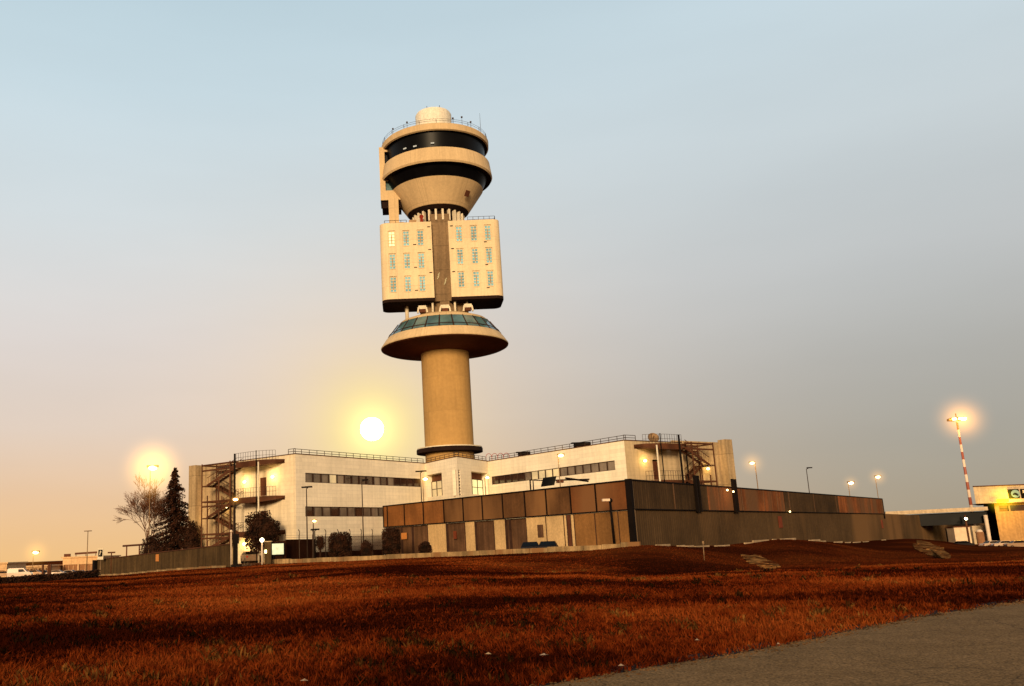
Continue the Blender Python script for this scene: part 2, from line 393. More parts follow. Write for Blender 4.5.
def ground_z(X, Y):
    if Y < 5: return 0
    a = 400+925*X/Y
    a = max(KEYS[0], min(KEYS[-1], a))
    for k0, k1 in zip(KEYS, KEYS[1:]):
        if a <= k1:
            w = (a-k0)/(k1-k0); w = w*w*(3-2*w)
            z = zcol(k0, Y)*(1-w)+zcol(k1, Y)*w; break
    if 22 < Y < 160:
        k = min((Y-22)/25, 1)*min((160-Y)/60, 1)
        z += k*.10*(noise.noise(Vector((X*.09, Y*.06, 3)))+.5*noise.noise(Vector((X*.27, Y*.2, 7))))
    return z
def G(X, Y, dz=0): return Vector((X, Y, ground_z(X, Y)+dz))

az = []
t = -PI
while t < PI-1e-4:
    az.append(t); t += R_(.35) if -R_(34) <= t <= R_(42) else R_(4)
rs = [0.0]; r = 3.0
while r < 9000:
    rs.append(r); r *= 1.035 if r < 320 else 1.25
verts = [(0, 0, 0)]; faces = []
na = len(az)
for r in rs[1:]:
    for t in az:
        X, Y = r*math.sin(t), r*math.cos(t)
        verts.append((X, Y, ground_z(X, Y)))
for k in range(na): faces.append((0, 1+(k+1) % na, 1+k))
for i in range(len(rs)-2):
    b = 1+i*na
    for k in range(na):
        j = (k+1) % na; faces.append((b+k, b+j, b+na+j, b+na+k))
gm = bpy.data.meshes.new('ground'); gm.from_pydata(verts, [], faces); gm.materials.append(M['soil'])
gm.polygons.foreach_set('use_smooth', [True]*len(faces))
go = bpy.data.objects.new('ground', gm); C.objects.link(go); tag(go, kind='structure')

# road at the lower right
edge = [(-6.5, 5.5), (-2.0, 8.6), (1.71, 11.21), (4.87, 13.54), (9.27, 17.53), (12.69, 19.94), (22, 26.3), (45, 41), (90, 68)]
def edge_y(X):
    for (x0, y0), (x1, y1) in zip(edge, edge[1:]):
        if X <= x1: return y0+(y1-y0)*(X-x0)/(x1-x0)
    return 999
E2 = []
X = -6.5
while X < 60:
    E2.append((X, edge_y(X)+.10*noise.noise(Vector((X*1.1, 0, 0)))+.05*noise.noise(Vector((X*4, 5, 0))))); X += .22
rb, vb = MB(), MB()
def rz(X, Y): return max(ground_z(X, Y), 0)
for (x0, y0), (x1, y1) in zip(E2, E2[1:]):
    rb.face([(x0, y0, rz(x0,y0)+.02), (x0+9, y0-13, .02), (x1+9, y1-13, .02), (x1, y1, rz(x1,y1)+.02)])
    vb.face([(x0-.25, y0+.42, rz(x0,y0)+.012), (x0, y0-.1, rz(x0,y0)+.012), (x1, y1-.1, rz(x1,y1)+.012), (x1-.25, y1+.42, rz(x1,y1)+.012)])
tag(rb.build('road', M['asphalt']), kind='structure')
tag(vb.build('road_edge_shadow', M['edge_shade']), kind='structure')  # dark strip painted for the shadow under the grass lip

# dry grass (uncountable)
rng = np.random.default_rng(3)
NB = 520000
u = rng.random(NB); rr = 8.5*np.exp(u**1.05*math.log(130/8.5)); px = rng.uniform(-70, 1100, NB); a = (px-400)/925
Yg = rr; Xg = a*Yg
# clumps
cl = np.sin(Xg*1.3+np.sin(Yg*.9)*1.7)*np.sin(Yg*1.1+np.sin(Xg*.7)*2.1)+.6*np.sin(Xg*3.1+Yg*2.3)+.4*np.sin(Xg*.35+1.3)*np.sin(Yg*.23)
ex = np.array([e[0] for e in edge]); ey = np.array([e[1] for e in edge])
eyv = np.interp(Xg, ex, ey)
keep = (Yg > eyv+.02+.1*rng.random(NB)) & (rng.random(NB) < .62+.3*np.clip(cl, -1, 1))
Xg, Yg, cl, eyv = Xg[keep], Yg[keep], cl[keep], eyv[keep]; n = len(Xg)
Zg = np.array([ground_z(x, y) for x, y in zip(Xg, Yg)])
ok = np.ones(n, bool)
h = (.03+.075*rng.random(n)**1.5+.05*np.clip(cl, 0, 1.5))*np.clip(1.1-Yg/140, .4, 1)
h *= np.where(rng.random(n) < .02, 1.9, 1)
w = .006+.00075*Yg
th = rng.uniform(0, 2*PI, n); lean = rng.normal(0, 1.0, n); lth = rng.uniform(0, 2*PI, n)
tx, ty = np.cos(th)*w/1, np.sin(th)*w/1
V = np.zeros((n, 3, 3), np.float32)
V[:, 0] = np.stack([Xg-tx, Yg-ty, Zg-.01], 1); V[:, 1] = np.stack([Xg+tx, Yg+ty, Zg-.01], 1)
V[:, 2] = np.stack([Xg+np.cos(lth)*lean*h, Yg+np.sin(lth)*lean*h, Zg+h], 1)
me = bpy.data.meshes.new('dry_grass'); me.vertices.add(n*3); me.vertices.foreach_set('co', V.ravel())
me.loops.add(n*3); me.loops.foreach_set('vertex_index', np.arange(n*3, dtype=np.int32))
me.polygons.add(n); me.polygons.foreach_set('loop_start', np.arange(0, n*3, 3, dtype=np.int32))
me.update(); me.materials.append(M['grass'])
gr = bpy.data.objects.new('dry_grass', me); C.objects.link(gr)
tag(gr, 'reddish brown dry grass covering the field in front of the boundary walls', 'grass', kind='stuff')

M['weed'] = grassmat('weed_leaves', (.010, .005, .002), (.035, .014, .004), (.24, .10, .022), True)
wd_ = MB()
for k in range(650):
    r_w = 9*math.exp(random.random()*math.log(7)); X = (random.uniform(-60, 1090)-400)/925*r_w; Y = r_w
    if Y < edge_y(X)+.1 or noise.noise(Vector((X*.12, Y*.12, 9))) < -.12: continue
    z = ground_z(X, Y); sc_w = random.uniform(.5, 1.2)
    for j in range(random.randint(9, 20)):
        a_ = random.uniform(0, 2*PI); l_ = random.uniform(.10, .26)*sc_w; o_ = Vector((X+random.gauss(0, .09), Y+random.gauss(0, .09), z)); d_ = Vector((math.cos(a_)*random.uniform(.2, 1.0), math.sin(a_)*random.uniform(.2, 1.0), 1)).normalized()
        s_w = Vector((-math.sin(a_), math.cos(a_), 0))*(.008+.0006*Y); m_ = o_+d_*l_*.6; e_w = o_+d_*l_+Vector((math.cos(a_), math.sin(a_), -.35))*l_*.3
        wd_.face([o_-s_w, o_+s_w, m_+s_w*.8, m_-s_w*.8]); wd_.face([m_-s_w*.8, m_+s_w*.8, e_w])
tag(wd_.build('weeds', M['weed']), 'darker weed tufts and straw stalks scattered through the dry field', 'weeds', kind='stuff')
gv_ = MB()
for k in range(3200):
    X = random.uniform(-5, 26); Y = edge_y(X)+random.gauss(-.05, .16); s_g = random.uniform(.006, .02)*(1+max(Y-11, 0)*.03)
    gv_.box((X, Y, rz(X, Y)+.02+s_g*.3), (s_g*1.5, s_g, s_g*.7), random.random()*3)
tag(gv_.build('gravel', mat('gravel_stones', (.16, .085, .036), .95, .45, 8, spec=.03)), 'loose gravel along the broken road edge', 'gravel', kind='stuff')

# ------------------------------------------------------------------ control tower
TC = Vector((7.7, 157, 0))
tower = thing('control_tower', (7.7, 157, .4), 'tall tan concrete control tower with flared cab, two window blocks and a wide disc', 'control tower')
tc = (TC.x, TC.y, 0)
MB().lathe([(4.15, 0), (4.15, 36.2)], tc, 72).build('shaft', M['tower'], tower)
MB().lathe([(3.7, 38), (3.7, 60)], tc, 48).build('core', M['core'], tower)
col_ = MB(); col_.prism([(TC.x-1.7, 152.6), (TC.x+1.7, 152.6), (TC.x+1.7, 155), (TC.x-1.7, 155)], 42.3, 58.0)
o = col_.build('core_front', M['core'], tower)
for zz, dx in ((46.2, -.9), (45.2, .25)):
    sl = MB()
    for k in range(3): sl.bar((TC.x+dx+k*.08, 152.57, zz+k*.35), (TC.x+dx+.3+k*.08, 152.57, zz+k*.35+.45), .12, .03)
    sl.build('core_glint', M['panebright'], tower)  # light reflections on the core, put in as small glowing bars
# foot ring above the roof
MB().lathe([(4.2, 17.5), (5.55, 17.5), (5.6, 17.4), (5.6, 16.8), (4.2, 16.7)], tc, 64).build('foot_ring', M['soffit'], tower)
MB().lathe([(4.16, 17.51), (5.5, 17.51), (5.5, 17.68), (4.16, 17.68)], tc, 64).build('foot_ring_flashing', M['white'], tower)
# disc
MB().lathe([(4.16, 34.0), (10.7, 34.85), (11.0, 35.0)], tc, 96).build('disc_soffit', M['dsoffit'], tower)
MB().lathe([(11.0, 35.0), (11.05, 35.15), (10.4, 36.15), (9.95, 36.7)], tc, 96).build('disc_rim', M['cab'], tower)
disc_rf = MB().lathe([(8.1, 39.0), (7.5, 39.55), (5.8, 40.15), (3.7, 40.35)], tc, 96); disc_rf.build('disc_roof', M['cab'], tower)
NW = 26
fr = MB().lathe([(9.85, 36.66), (8.02, 39.02)], tc, 96, smooth=True); fr.build('window_backing', M['soffit'], tower)
mull = MB()
for k in range(NW):
    t0, t1 = 2*PI*(k+.055)/NW, 2*PI*(k+.945)/NW
    tm = 2*PI*k/NW
    ra, rb_ = 9.92, 8.14
    mull.bar((TC.x+9.97*math.cos(tm), TC.y+9.97*math.sin(tm), 36.7), (TC.x+8.15*math.cos(tm), TC.y+8.15*math.sin(tm), 39.02), .12, .12)
    if math.sin((t0+t1)/2) < .35:
        w_ = MB().face([(TC.x+ra*math.cos(t0), TC.y+ra*math.sin(t0), 36.74), (TC.x+ra*math.cos(t1), TC.y+ra*math.sin(t1), 36.74),
                        (TC.x+rb_*math.cos(t1), TC.y+rb_*math.sin(t1), 38.98), (TC.x+rb_*math.cos(t0), TC.y+rb_*math.sin(t0), 38.98)])
        w_.build('window', M['teal'], tower)
mull.lathe([(9.6, 37.22), (9.66, 37.28), (9.60, 37.34)], tc, 96)
mull.build('window_mullions', M['frame'], tower)
# machinery and struts on the disc roof
for dx, w_ in ((-3.7, 1.6), (0.1, 1.8), (4.0, 1.6)):
    mach = MB(); y0 = TC.y-5.6; z0 = 40.05
    for a_, b_ in (((dx-w_/2, z0), (dx-w_/2*.8, z0+.95)), ((dx-w_/2*.8, z0+.95), (dx+w_/2*.8, z0+.95)), ((dx+w_/2*.8, z0+.95), (dx+w_/2, z0))):
        mach.bar((TC.x+a_[0], y0, a_[1]), (TC.x+b_[0], y0, b_[1]), .26, .6)
    mo = mach.build('roof_hoist_frame', M['white'], tower)
    MB().box((TC.x+dx, TC.y-5.4, 40.4), (1.0, .7, .55)).build('hoist_motor', M['reveal'], mo)
for dx, dy in ((-6.3, -2.5), (-1.9, -4.6), (1.9, -4.6), (4.0, -4.0)):
    MB().tube((TC.x+dx, TC.y+dy, 39.6), (TC.x+dx, TC.y+dy, 42.8), .2 if dx > -5 else .33, n=10).build('support_strut', M['white'], tower)
for dx, dy, w_ in ((-2.9, -2.5, 2.2), (.2, -3.8, 1.6), (2.9, -2.5, 2.4)):
    MB().box((TC.x+dx, TC.y+dy, 41.3), (w_, 1.2, 1.9)).build('roof_plant', M['core'], tower)
# the two blocks
YF, YB = 151.3, 158.6
def rounded(x0, x1, rl, rr_):
    pts = [(x0+rl, YF)] ; pts.append((x1-rr_, YF))
    def arc(cx, cy, r, a0, a1):
        return [(cx+r*math.cos(a0+(a1-a0)*k/6), cy+r*math.sin(a0+(a1-a0)*k/6)) for k in range(1, 7)] if r > .05 else []
    pts += arc(x1-rr_, YF+rr_, rr_, -PI/2, 0) or []
    pts += [(x1, YB-max(rr_, .01))] + (arc(x1-rr_, YB-rr_, rr_, 0, PI/2))
    pts += [(x0+max(rl, .01), YB)] + (arc(x0+rl, YB-rl, rl, PI/2, PI))
    pts += [(x0, YF+max(rl, .01))] + (arc(x0+rl, YF+rl, rl, PI, 1.5*PI)[:-1])
    return pts
def block(x0, x1, rl, rr_, cols, vents, ventcol, wtop, label):
    z0, z1 = 42.6, 56.2
    blk = rounded(x0, x1, rl, rr_)
    holes = []
    wins = []
    for r in range(3):
        zc = z1-wtop-r*4.08
        for cx in cols: wins.append((cx-.62, cx+.62, zc-2.95, zc, r))
    xa = x0+rl
    holes = [(w0-xa, w1-xa, a_, b_) for w0, w1, a_, b_, _ in wins]
    mb = MB().prism(blk, z0, z1, skip=(0,), bottom=False)
    mb.facade((xa, YF), (x1-rr_, YF), z0, z1, holes, .18)
    b = mb.build('block_wall', M['block'], tower); b['label'] = label
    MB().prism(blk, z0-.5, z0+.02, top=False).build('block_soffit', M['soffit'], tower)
    for (w0, w1, a_, b_, r_ix) in wins:
        fb = MB().face([(w0, YF+.17, a_), (w1, YF+.17, a_), (w1, YF+.17, b_), (w0, YF+.17, b_)])
        fo = fb.build('window', M['block'], tower)
        lit_ = r_ix == 0 and w0 < -1
        fb2 = MB().box(((w0+w1)/2, YF+.10, (a_+b_)/2), (.10, .05, b_-a_-.2))
        for q in range(6): fb2.box(((w0+w1)/2, YF+.105, a_+.16+q*.527), (.98, .05, .12))
        fb2.build('window_frame', M['block'], fo)
        MB().box(((w0+w1)/2, YF+.145, (a_+b_)/2), (.9, .03, b_-a_-.3)).build('pane', M['panebright'] if lit_ else M['paneblue'], fo)
        MB().box(((w0+w1)/2, YF+.07, (a_+b_)/2-.1), (.16, .03, 1.5)).build('louvre', M['galv'], fo)
    for r in range(3):
        MB().box((vents, YF-.05, z1-.95-r*4.1), (.5, .1, .13)).build('vent', M['frame'], tower); MB().box((ventcol, YF-.05, z1-4.05-r*4.08), (.5, .1, .13)).build('vent', M['frame'], tower)
    return blk
block(-2.75, 6.15, 1.3, 0, (-.75, 1.75, 4.2), 5.7, 3.15, 1.4, 'left window block of the tower shaft')
block(9.05, 17.95, 0, 1.3, (10.85, 13.4, 15.8), 9.6, 15.3, .95, 'right window block of the tower shaft')
def railing(mb, pts, h=1.05, step=1.3, r=.03, closed=False):
    P = list(pts)+([pts[0]] if closed else [])
    for p, q in zip(P, P[1:]):
        p, q = Vector(p), Vector(q); L = (q-p).length; k = max(1, round(L/step))
        for i in range(k+1):
            s_ = p.lerp(q, i/k); mb.tube(s_, s_+Vector((0, 0, h)), r, n=5, cap=False)
        for f_ in (.5, 1): mb.tube(p+Vector((0, 0, h*f_)), q+Vector((0, 0, h*f_)), r*.9, n=5, cap=False)
rl_ = MB()
railing(rl_, [(12.5, YF+.5, 55.95), (17.2, YF+.5, 55.95), (17.4, YB-1, 55.95)], 1.0, 1.0, .04)
railing(rl_, [(-1.9, YF+.6, 55.95), (1.9, YF+.6, 55.95)], .9, .9, .05)
rl_.build('block_railing', M['rail'], tower)
MB().box((3.0, YF+1, 56.4), (1.3, .8, .9)).box((1.0, YF+1, 56.25), (.9, .7, .6)).build('roof_unit', M['galv'], tower)
bk = MB().tube((4.55, YF+.7, 55.95), (4.55, YF+.7, 57.3), .3, .22).sphere((4.55, YF+.7, 57.4), .38, 6); bk.build('obstruction_light', emat('red_beacon', (.7, .06, .02), .5), tower)
# neck with pillars
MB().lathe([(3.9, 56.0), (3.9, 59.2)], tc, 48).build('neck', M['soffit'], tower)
pl_ = MB()
for k in range(24):
    t = 2*PI*(k+.5)/24
    pl_.box((TC.x+4.35*math.cos(t), TC.y+4.35*math.sin(t), 57.9), (.62, .34, 2.0), t)
pl_.build('neck_pillars', M['white'], tower)
MB().lathe([(4.0, 58.95), (4.6, 58.9), (5.42, 59.5)], tc, 64).build('cone_soffit', M['soffit'], tower)
# flared cab : cone, lower band, parapet, upper band, roof rim
cab = MB().lathe([(5.4, 59.5), (5.5, 59.55), (8.25, 63.55), (8.15, 63.6), (7.9, 63.6)], tc, 96); cab.build('cab_cone', M['cab'], tower)
MB().lathe([(8.0, 63.45), (9.1, 65.6)], tc, 96).build('lower_window_band', M['bandglass'], tower)
MB().lathe([(9.85, 65.45), (10.05, 65.75), (9.7, 68.2), (9.5, 68.25), (8.5, 68.1)], tc, 96).build('cab_parapet', M['cab'], tower)
MB().lathe([(8.9, 65.58), (9.86, 65.44)], tc, 96).build('parapet_soffit', M['soffit'], tower)
MB().lathe([(8.8, 71.42), (9.46, 71.34)], tc, 96).build('roof_soffit', M['soffit'], tower)
MB().lathe([(8.75, 68.2), (9.0, 71.5)], tc, 96).build('upper_window_band', M['bandglass'], tower)
MB().lathe([(9.45, 71.35), (9.7, 71.5), (9.75, 72.45), (9.45, 72.75), (6, 72.9), (0, 72.9)], tc, 96).build('cab_roof', M['cab'], tower)
for x_, y_ in ((405, 153), (415, 148), (432.5, 146)):
    t = math.asin((at(x_, y_, 148).x-TC.x)/9.15)
    MB().box((TC.x+9.12*math.sin(t), TC.y-9.12*math.cos(t), 69.1+random.random()*.3), (.6, .12, .2), t).build('interior_lamp', M['roomlamp'], tower)
rr2 = MB()
ring = [(TC.x+9.5*math.cos(2*PI*k/40), TC.y+9.5*math.sin(2*PI*k/40), 72.75) for k in range(40)]
for k in range(40):
    p = Vector(ring[k]); q = Vector(ring[(k+1) % 40])
    if k % 2 == 0: rr2.tube(p, p+Vector((0, 0, .72)), .045, n=5)
    rr2.tube(p+Vector((0, 0, .36)), q+Vector((0, 0, .36)), .028, n=4, cap=False); rr2.tube(p+Vector((0, 0, .7)), q+Vector((0, 0, .7)), .028, n=4, cap=False)
rr2.build('roof_railing', M['rail'], tower)
rad = MB().lathe([(3.25, 72.9), (3.3, 73.2), (3.3, 78.55), (3.05, 78.95), (2.2, 79.15), (0, 79.25)], tc, 48)
rado = rad.build('radome', mat('radome_cream', (.9, .84, .70), .5, .04, .5, joints=(2.2, 50, .05), jdark=.8), tower)
an = MB()
for dx, dy, z_ in ((-1.2, -2.4, 79.0), (1.1, -2.5, 79.0)): an.tube((TC.x+dx, TC.y+dy, z_), (TC.x+dx, TC.y+dy, z_+.45), .05, n=5)
for dx, dy, z_, hh in ((-7.5, -4, 72.9, 1.6), (-5.0, -7, 72.9, 1.3), (4.6, -7.4, 72.9, 1.7), (3.0, -7.9, 72.9, 1.3), (6.2, -6.4, 72.9, 1.2), (8.3, -2.4, 72.9, 4.8)):
    an.tube((TC.x+dx, TC.y+dy, z_), (TC.x+dx, TC.y+dy, z_+hh), .045, .02, n=5)
    if hh < 2: an.box((TC.x+dx, TC.y+dy, z_+hh), (.3, .2, .25))
an.build('antennas', M['rail'], tower)
hatch = MB().box((TC.x+4.65, TC.y-5.05, 61.05), (1.0, .12, 1.2), math.atan2(4.65, 5.05)); 
hatch = MB(); tt = math.atan2(5.0, 5.3)
p0 = Vector((TC.x+math.sin(tt)*7.2, TC.y-math.cos(tt)*7.2, 61.2)); tan_ = Vector((math.cos(tt), math.sin(tt), 0)); up_ = Vector((math.sin(tt)*2.65, -math.cos(tt)*2.65, 4.45)).normalized()
hatch.obox(p0-tan_*.5-up_*.5, tan_*1.0, up_*1.1, tan_.cross(up_)*.12); hatch.build('hatch', M['reveal'], tower)
# side stair shaft on the left
sx0, sx1 = TC.x-10.15, TC.x-6.6
sb = MB()
sb.facade((sx0, 154.6), (sx1, 154.6), 61.7, 71.8, [(.95, 3.5, 63.5, 65.4), (.95, 3.5, 67.9, 70.9)], .5)
sb.face([(sx0, 154.6, 61.7), (sx0, 158.8, 61.7), (sx0, 158.8, 71.8), (sx0, 154.6, 71.8)][::-1]); sb.face([(sx0, 158.8, 61.7), (sx1, 158.8, 61.7), (sx1, 158.8, 71.8), (sx0, 158.8, 71.8)][::-1])
sb.face([(sx0, 154.6, 71.8), (sx1, 154.6, 71.8), (sx1, 158.8, 71.8), (sx0, 158.8, 71.8)])
sb.build('side_stair_shaft', M['cab'], tower)
MB().box(((sx0+sx1)/2+.2, 155.3, 64.1), (2.9, .1, 2.4)).build('side_shaft_window', M['teal'], tower)
MB().box(((sx0+sx1)/2+.2, 155.3, 69.0), (2.9, .1, 3.0)).build('side_shaft_window', M['bandglass'], tower)
MB().box(((sx0+sx1)/2+.15, 156.9, 61.05), (3.4, 3.6, 1.3)).build('side_shaft_foot', M['soffit'], tower)
MB().box((TC.x-7.9, 155.2, 59.1), (1.75, 2.0, 5.6)).build('side_column', M['cab'], tower)

# ------------------------------------------------------------------ base building
ZR = 13.1
A = atz(295.3, 454, ZR); B = atz(425, 463.5, ZR); Cc = atz(456.7, 456.7, ZR); D = atz(488, 461.5, ZR); E_ = atz(624, 440.5, ZR)
def nrm(v): v = Vector((v.x, v.y, 0)); return v.normalized()
fl = nrm(B-A); fL = Vector((-fl.y, fl.x, 0)); nL = -fl         # end face of the left wing runs along fL, faces nL
fr_ = nrm(E_-D); fR = Vector((-fr_.y, fr_.x, 0)); nR = fr_
if fR.y < 0: fR = -fR
A2 = A+fL*11.2; E2_ = E_+fR*10.3
bld = thing('operations_building', (7.7, 128, .5), 'low three storey cream panelled building with two wings around the tower foot', 'building')
ZB = -.6
def rowholes(a, b, x0, x1, yt, yb, n, gap=0.0):
    """window band read from its corners -> list of n openings"""
    u0, zt = onplane(x0, yt[0], a, b); u1, zt1 = onplane(x1, yt[1], a, b); _, zb0 = onplane(x0, yb[0], a, b); _, zb1 = onplane(x1, yb[1], a, b)
    return u0, u1, (zb0+zb1)/2, (zt+zt1)/2
rowU = rowholes(A, B, 305.3, 420.5, (473.5, 479), (483, 487.6), 16)
rowL = rowholes(A, B, 305.3, 400, (506, 507.3), (515.3, 515.9), 13)
rowR = rowholes(D, E_, 491.4, 614.5, (476, 459.8), (484.3, 470), 17)
rowU = (rowU[0], rowU[1], 9.75, 10.9); rowL = (rowL[0], rowL[1]+3.2, 5.65, 6.85); rowR = (rowR[0], rowR[1], 9.75, 10.9)
cb1 = (onplane(426, 470, B, Cc)[0], onplane(441.5, 470, B, Cc)[0]); cb2 = (onplane(471, 470, Cc, D)[0], onplane(487, 470, Cc, D)[0])
LBC = (Cc-B).length; LCD = (D-Cc).length
hB = (max(.08, cb1[0]), min(LBC-.5, cb1[1]), 8.3, 11.4); hC = (max(.3, cb2[0]), min(LCD-.3, cb2[1]), 8.3, 11.4)
hT = (LBC-.05, LBC, 8, 9)
w1 = MB()
w1.facade(A, B, ZB, ZR, [rowU, rowL], .3); w1.facade(B, Cc, ZB, ZR, [hB], .9)
w1.facade(Cc, D, ZB, ZR, [(.25, .85, 8.0, 11.4), hC], .9); w1.facade(D, E_, ZB, ZR, [rowR], .3)
w1.build('wall', M['panel'], bld)
w2 = MB()
def doorhole(t0): return [(t0, t0+1.15, z_, z_+2.15) for z_ in (4.3, 8.4)]
Lend = 11.2
tdl = 4.15; tdr = 4.6
# the wall's outside must lie to the right of a->b : left end a = A2 -> A ; right end a = E -> E2
w2.facade(A2, A, ZB, ZR, [(Lend-6.35, Lend-5.15, 8.45, 10.7), (Lend-6.35, Lend-5.15, 4.4, 6.6)], .2)
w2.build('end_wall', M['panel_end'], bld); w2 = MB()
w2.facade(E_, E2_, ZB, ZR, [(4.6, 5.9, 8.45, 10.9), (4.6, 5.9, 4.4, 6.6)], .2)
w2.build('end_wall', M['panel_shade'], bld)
bk_ = nrm(fL+fR)
roof = MB(); A3 = A2+fl*24; E3 = E2_-fr_*24
roof.face([A+Vector((0,0,-.05)), B+Vector((0,0,-.05)), Vector((B.x, B.y+14, ZR-.05)), A2+Vector((0,0,-.05))])
roof.face([B+Vector((0,0,-.05)), Cc+Vector((0,0,-.05)), D+Vector((0,0,-.05)), Vector((D.x, D.y+14, ZR-.05)), Vector((B.x, B.y+14, ZR-.05))])
roof.face([D+Vector((0,0,-.05)), E_+Vector((0,0,-.05)), E2_+Vector((0,0,-.05)), Vector((D.x, D.y+14, ZR-.05))])
roof.build('roof', M['slab'], bld)
bw = MB().face([(A2.x, A2.y, ZB), (B.x, B.y+14, ZB), (B.x, B.y+14, ZR), (A2.x, A2.y, ZR)]).face([(B.x, B.y+14, ZB), (D.x, D.y+14, ZB), (D.x, D.y+14, ZR), (B.x, B.y+14, ZR)]).face([(D.x, D.y+14, ZB), (E2_.x, E2_.y, ZB), (E2_.x, E2_.y, ZR), (D.x, D.y+14, ZR)])
bw.build('rear_wall', M['slab'], bld)
# parapet cap
cap = MB()
for p, q in ((A2, A), (A, B), (B, Cc), (Cc, D), (D, E_), (E_, E2_)):
    d = nrm(q-p); nn = Vector((d.y, -d.x, 0))
    cap.obox(Vector((p.x, p.y, ZR))+nn*.06, Vector((q.x-p.x, q.y-p.y, 0)), -nn*.4, Vector((0, 0, .1)))
cap.build('parapet_cap', M['stair'], bld)
def windowrow(a, b, row, n, mats, depth=.16):
    d = nrm(b-a); nn = Vector((d.y, -d.x, 0)); u0, u1, z0, z1 = row; wd = (u1-u0)/n
    for i in range(n):
        o = Vector((a.x, a.y, 0))+d*(u0+i*wd)-nn*depth
        f = MB()
        for (p, q) in (((0, z0), (wd, z0)), ((0, z1), (wd, z1))):
            f.obox(o+d*p[0]+Vector((0, 0, p[1]-.06)), d*wd, nn*.1, Vector((0, 0, .12)))
        f.obox(o-d*.06+Vector((0, 0, z0)), d*.12, nn*.1, Vector((0, 0, z1-z0))); f.obox(o+d*(wd-.06)+Vector((0, 0, z0)), d*.12, nn*.102, Vector((0, 0, z1-z0)))
        fo = f.build('window', M['frame'], bld)
        q0 = o-nn*.03
        MB().face([q0+Vector((0, 0, z0)), q0+d*wd+Vector((0, 0, z0)), q0+d*wd+Vector((0, 0, z1)), q0+Vector((0, 0, z1))]).build('pane', mats(i), fo)
windowrow(A, B, rowU, 16, lambda i: M['panelit'] if i == 3 else (M['panegrey'] if i in (0, 1, 2, 4, 9, 11) else M['panedark']))
windowrow(A, B, rowL, 14, lambda i: M['panegrey'] if i % 3 else M['panedark'])
windowrow(D, E_, rowR, 17, lambda i: M['panedark'] if i < 5 else (M['panelit'] if i in (6, 7, 8, 9) else M['panegrey']))
def bay(a, b, h, lit):
    d = nrm(b-a); nn = Vector((d.y, -d.x, 0)); u0, u1, z0, z1 = h; o = Vector((a.x, a.y, 0))+d*u0-nn*.88
    W = u1-u0
    rec = MB().face([o+Vector((0, 0, z0)), o+d*W+Vector((0, 0, z0)), o+d*W+Vector((0, 0, z1)), o+Vector((0, 0, z1))]).build('bay_recess', M['reveal'], bld)
    z2 = z1-.95
    f = MB()
    for k in range(4): f.obox(o+d*(W*k/3-.04)+nn*.05+Vector((0, 0, z0)), d*.08, nn*.08, Vector((0, 0, z2-z0)))
    for zz in (z0, (z0+z2)/2, z2): f.obox(o+nn*.055+Vector((0, 0, zz-.03)), d*W, nn*.07, Vector((0, 0, .07)))
    fo = f.build('bay_window', M['frame'], bld)
    MB().face([o+nn*.04+Vector((0, 0, z0)), o+nn*.04+d*W+Vector((0, 0, z0)), o+nn*.04+d*W+Vector((0, 0, z2)), o+nn*.04+Vector((0, 0, z2))]).build('pane', lit, fo)
bay(B, Cc, hB, M['panelit']); bay(Cc, D, hC, M['panebright'])
d = nrm(D-Cc); nn = Vector((d.y, -d.x, 0)); lo = Vector((Cc.x, Cc.y, 0))+d*.25
lv = MB()
for k in range(8): lv.obox(lo-nn*.1+Vector((0, 0, 8.05+k*.42)), d*.6, -nn*.1, Vector((0, 0, .2)))
lv.obox(lo-nn*.3+Vector((0, 0, 8.0)), d*.6, -nn*.1, Vector((0, 0, 3.4)))
lv.build('corner_louvre', M['frame'], bld)
# roof railing of the wings
rr = MB()
def off(p, q, k=.3):
    d = nrm(q-p); return Vector((-d.y, d.x, 0))*k
for p, q, s0 in ((A, B, 0), (B, Cc, 0), (Cc, D, 0), (D, E_, 0)):
    v = off(p, q); railing(rr, [p+v+Vector((0, 0, .05)), q+v+Vector((0, 0, .05))], .62, 1.35, .04)
railing(rr, [A+Vector((0, 0, .05)), A+fL*1.2+Vector((0, 0, .05))], .62, 1.35, .04); railing(rr, [E_+Vector((0, 0, .05)), E_+fR*2+Vector((0, 0, .05))], .62, 1.35, .04)
rr.build('roof_railing', M['rail'], bld)

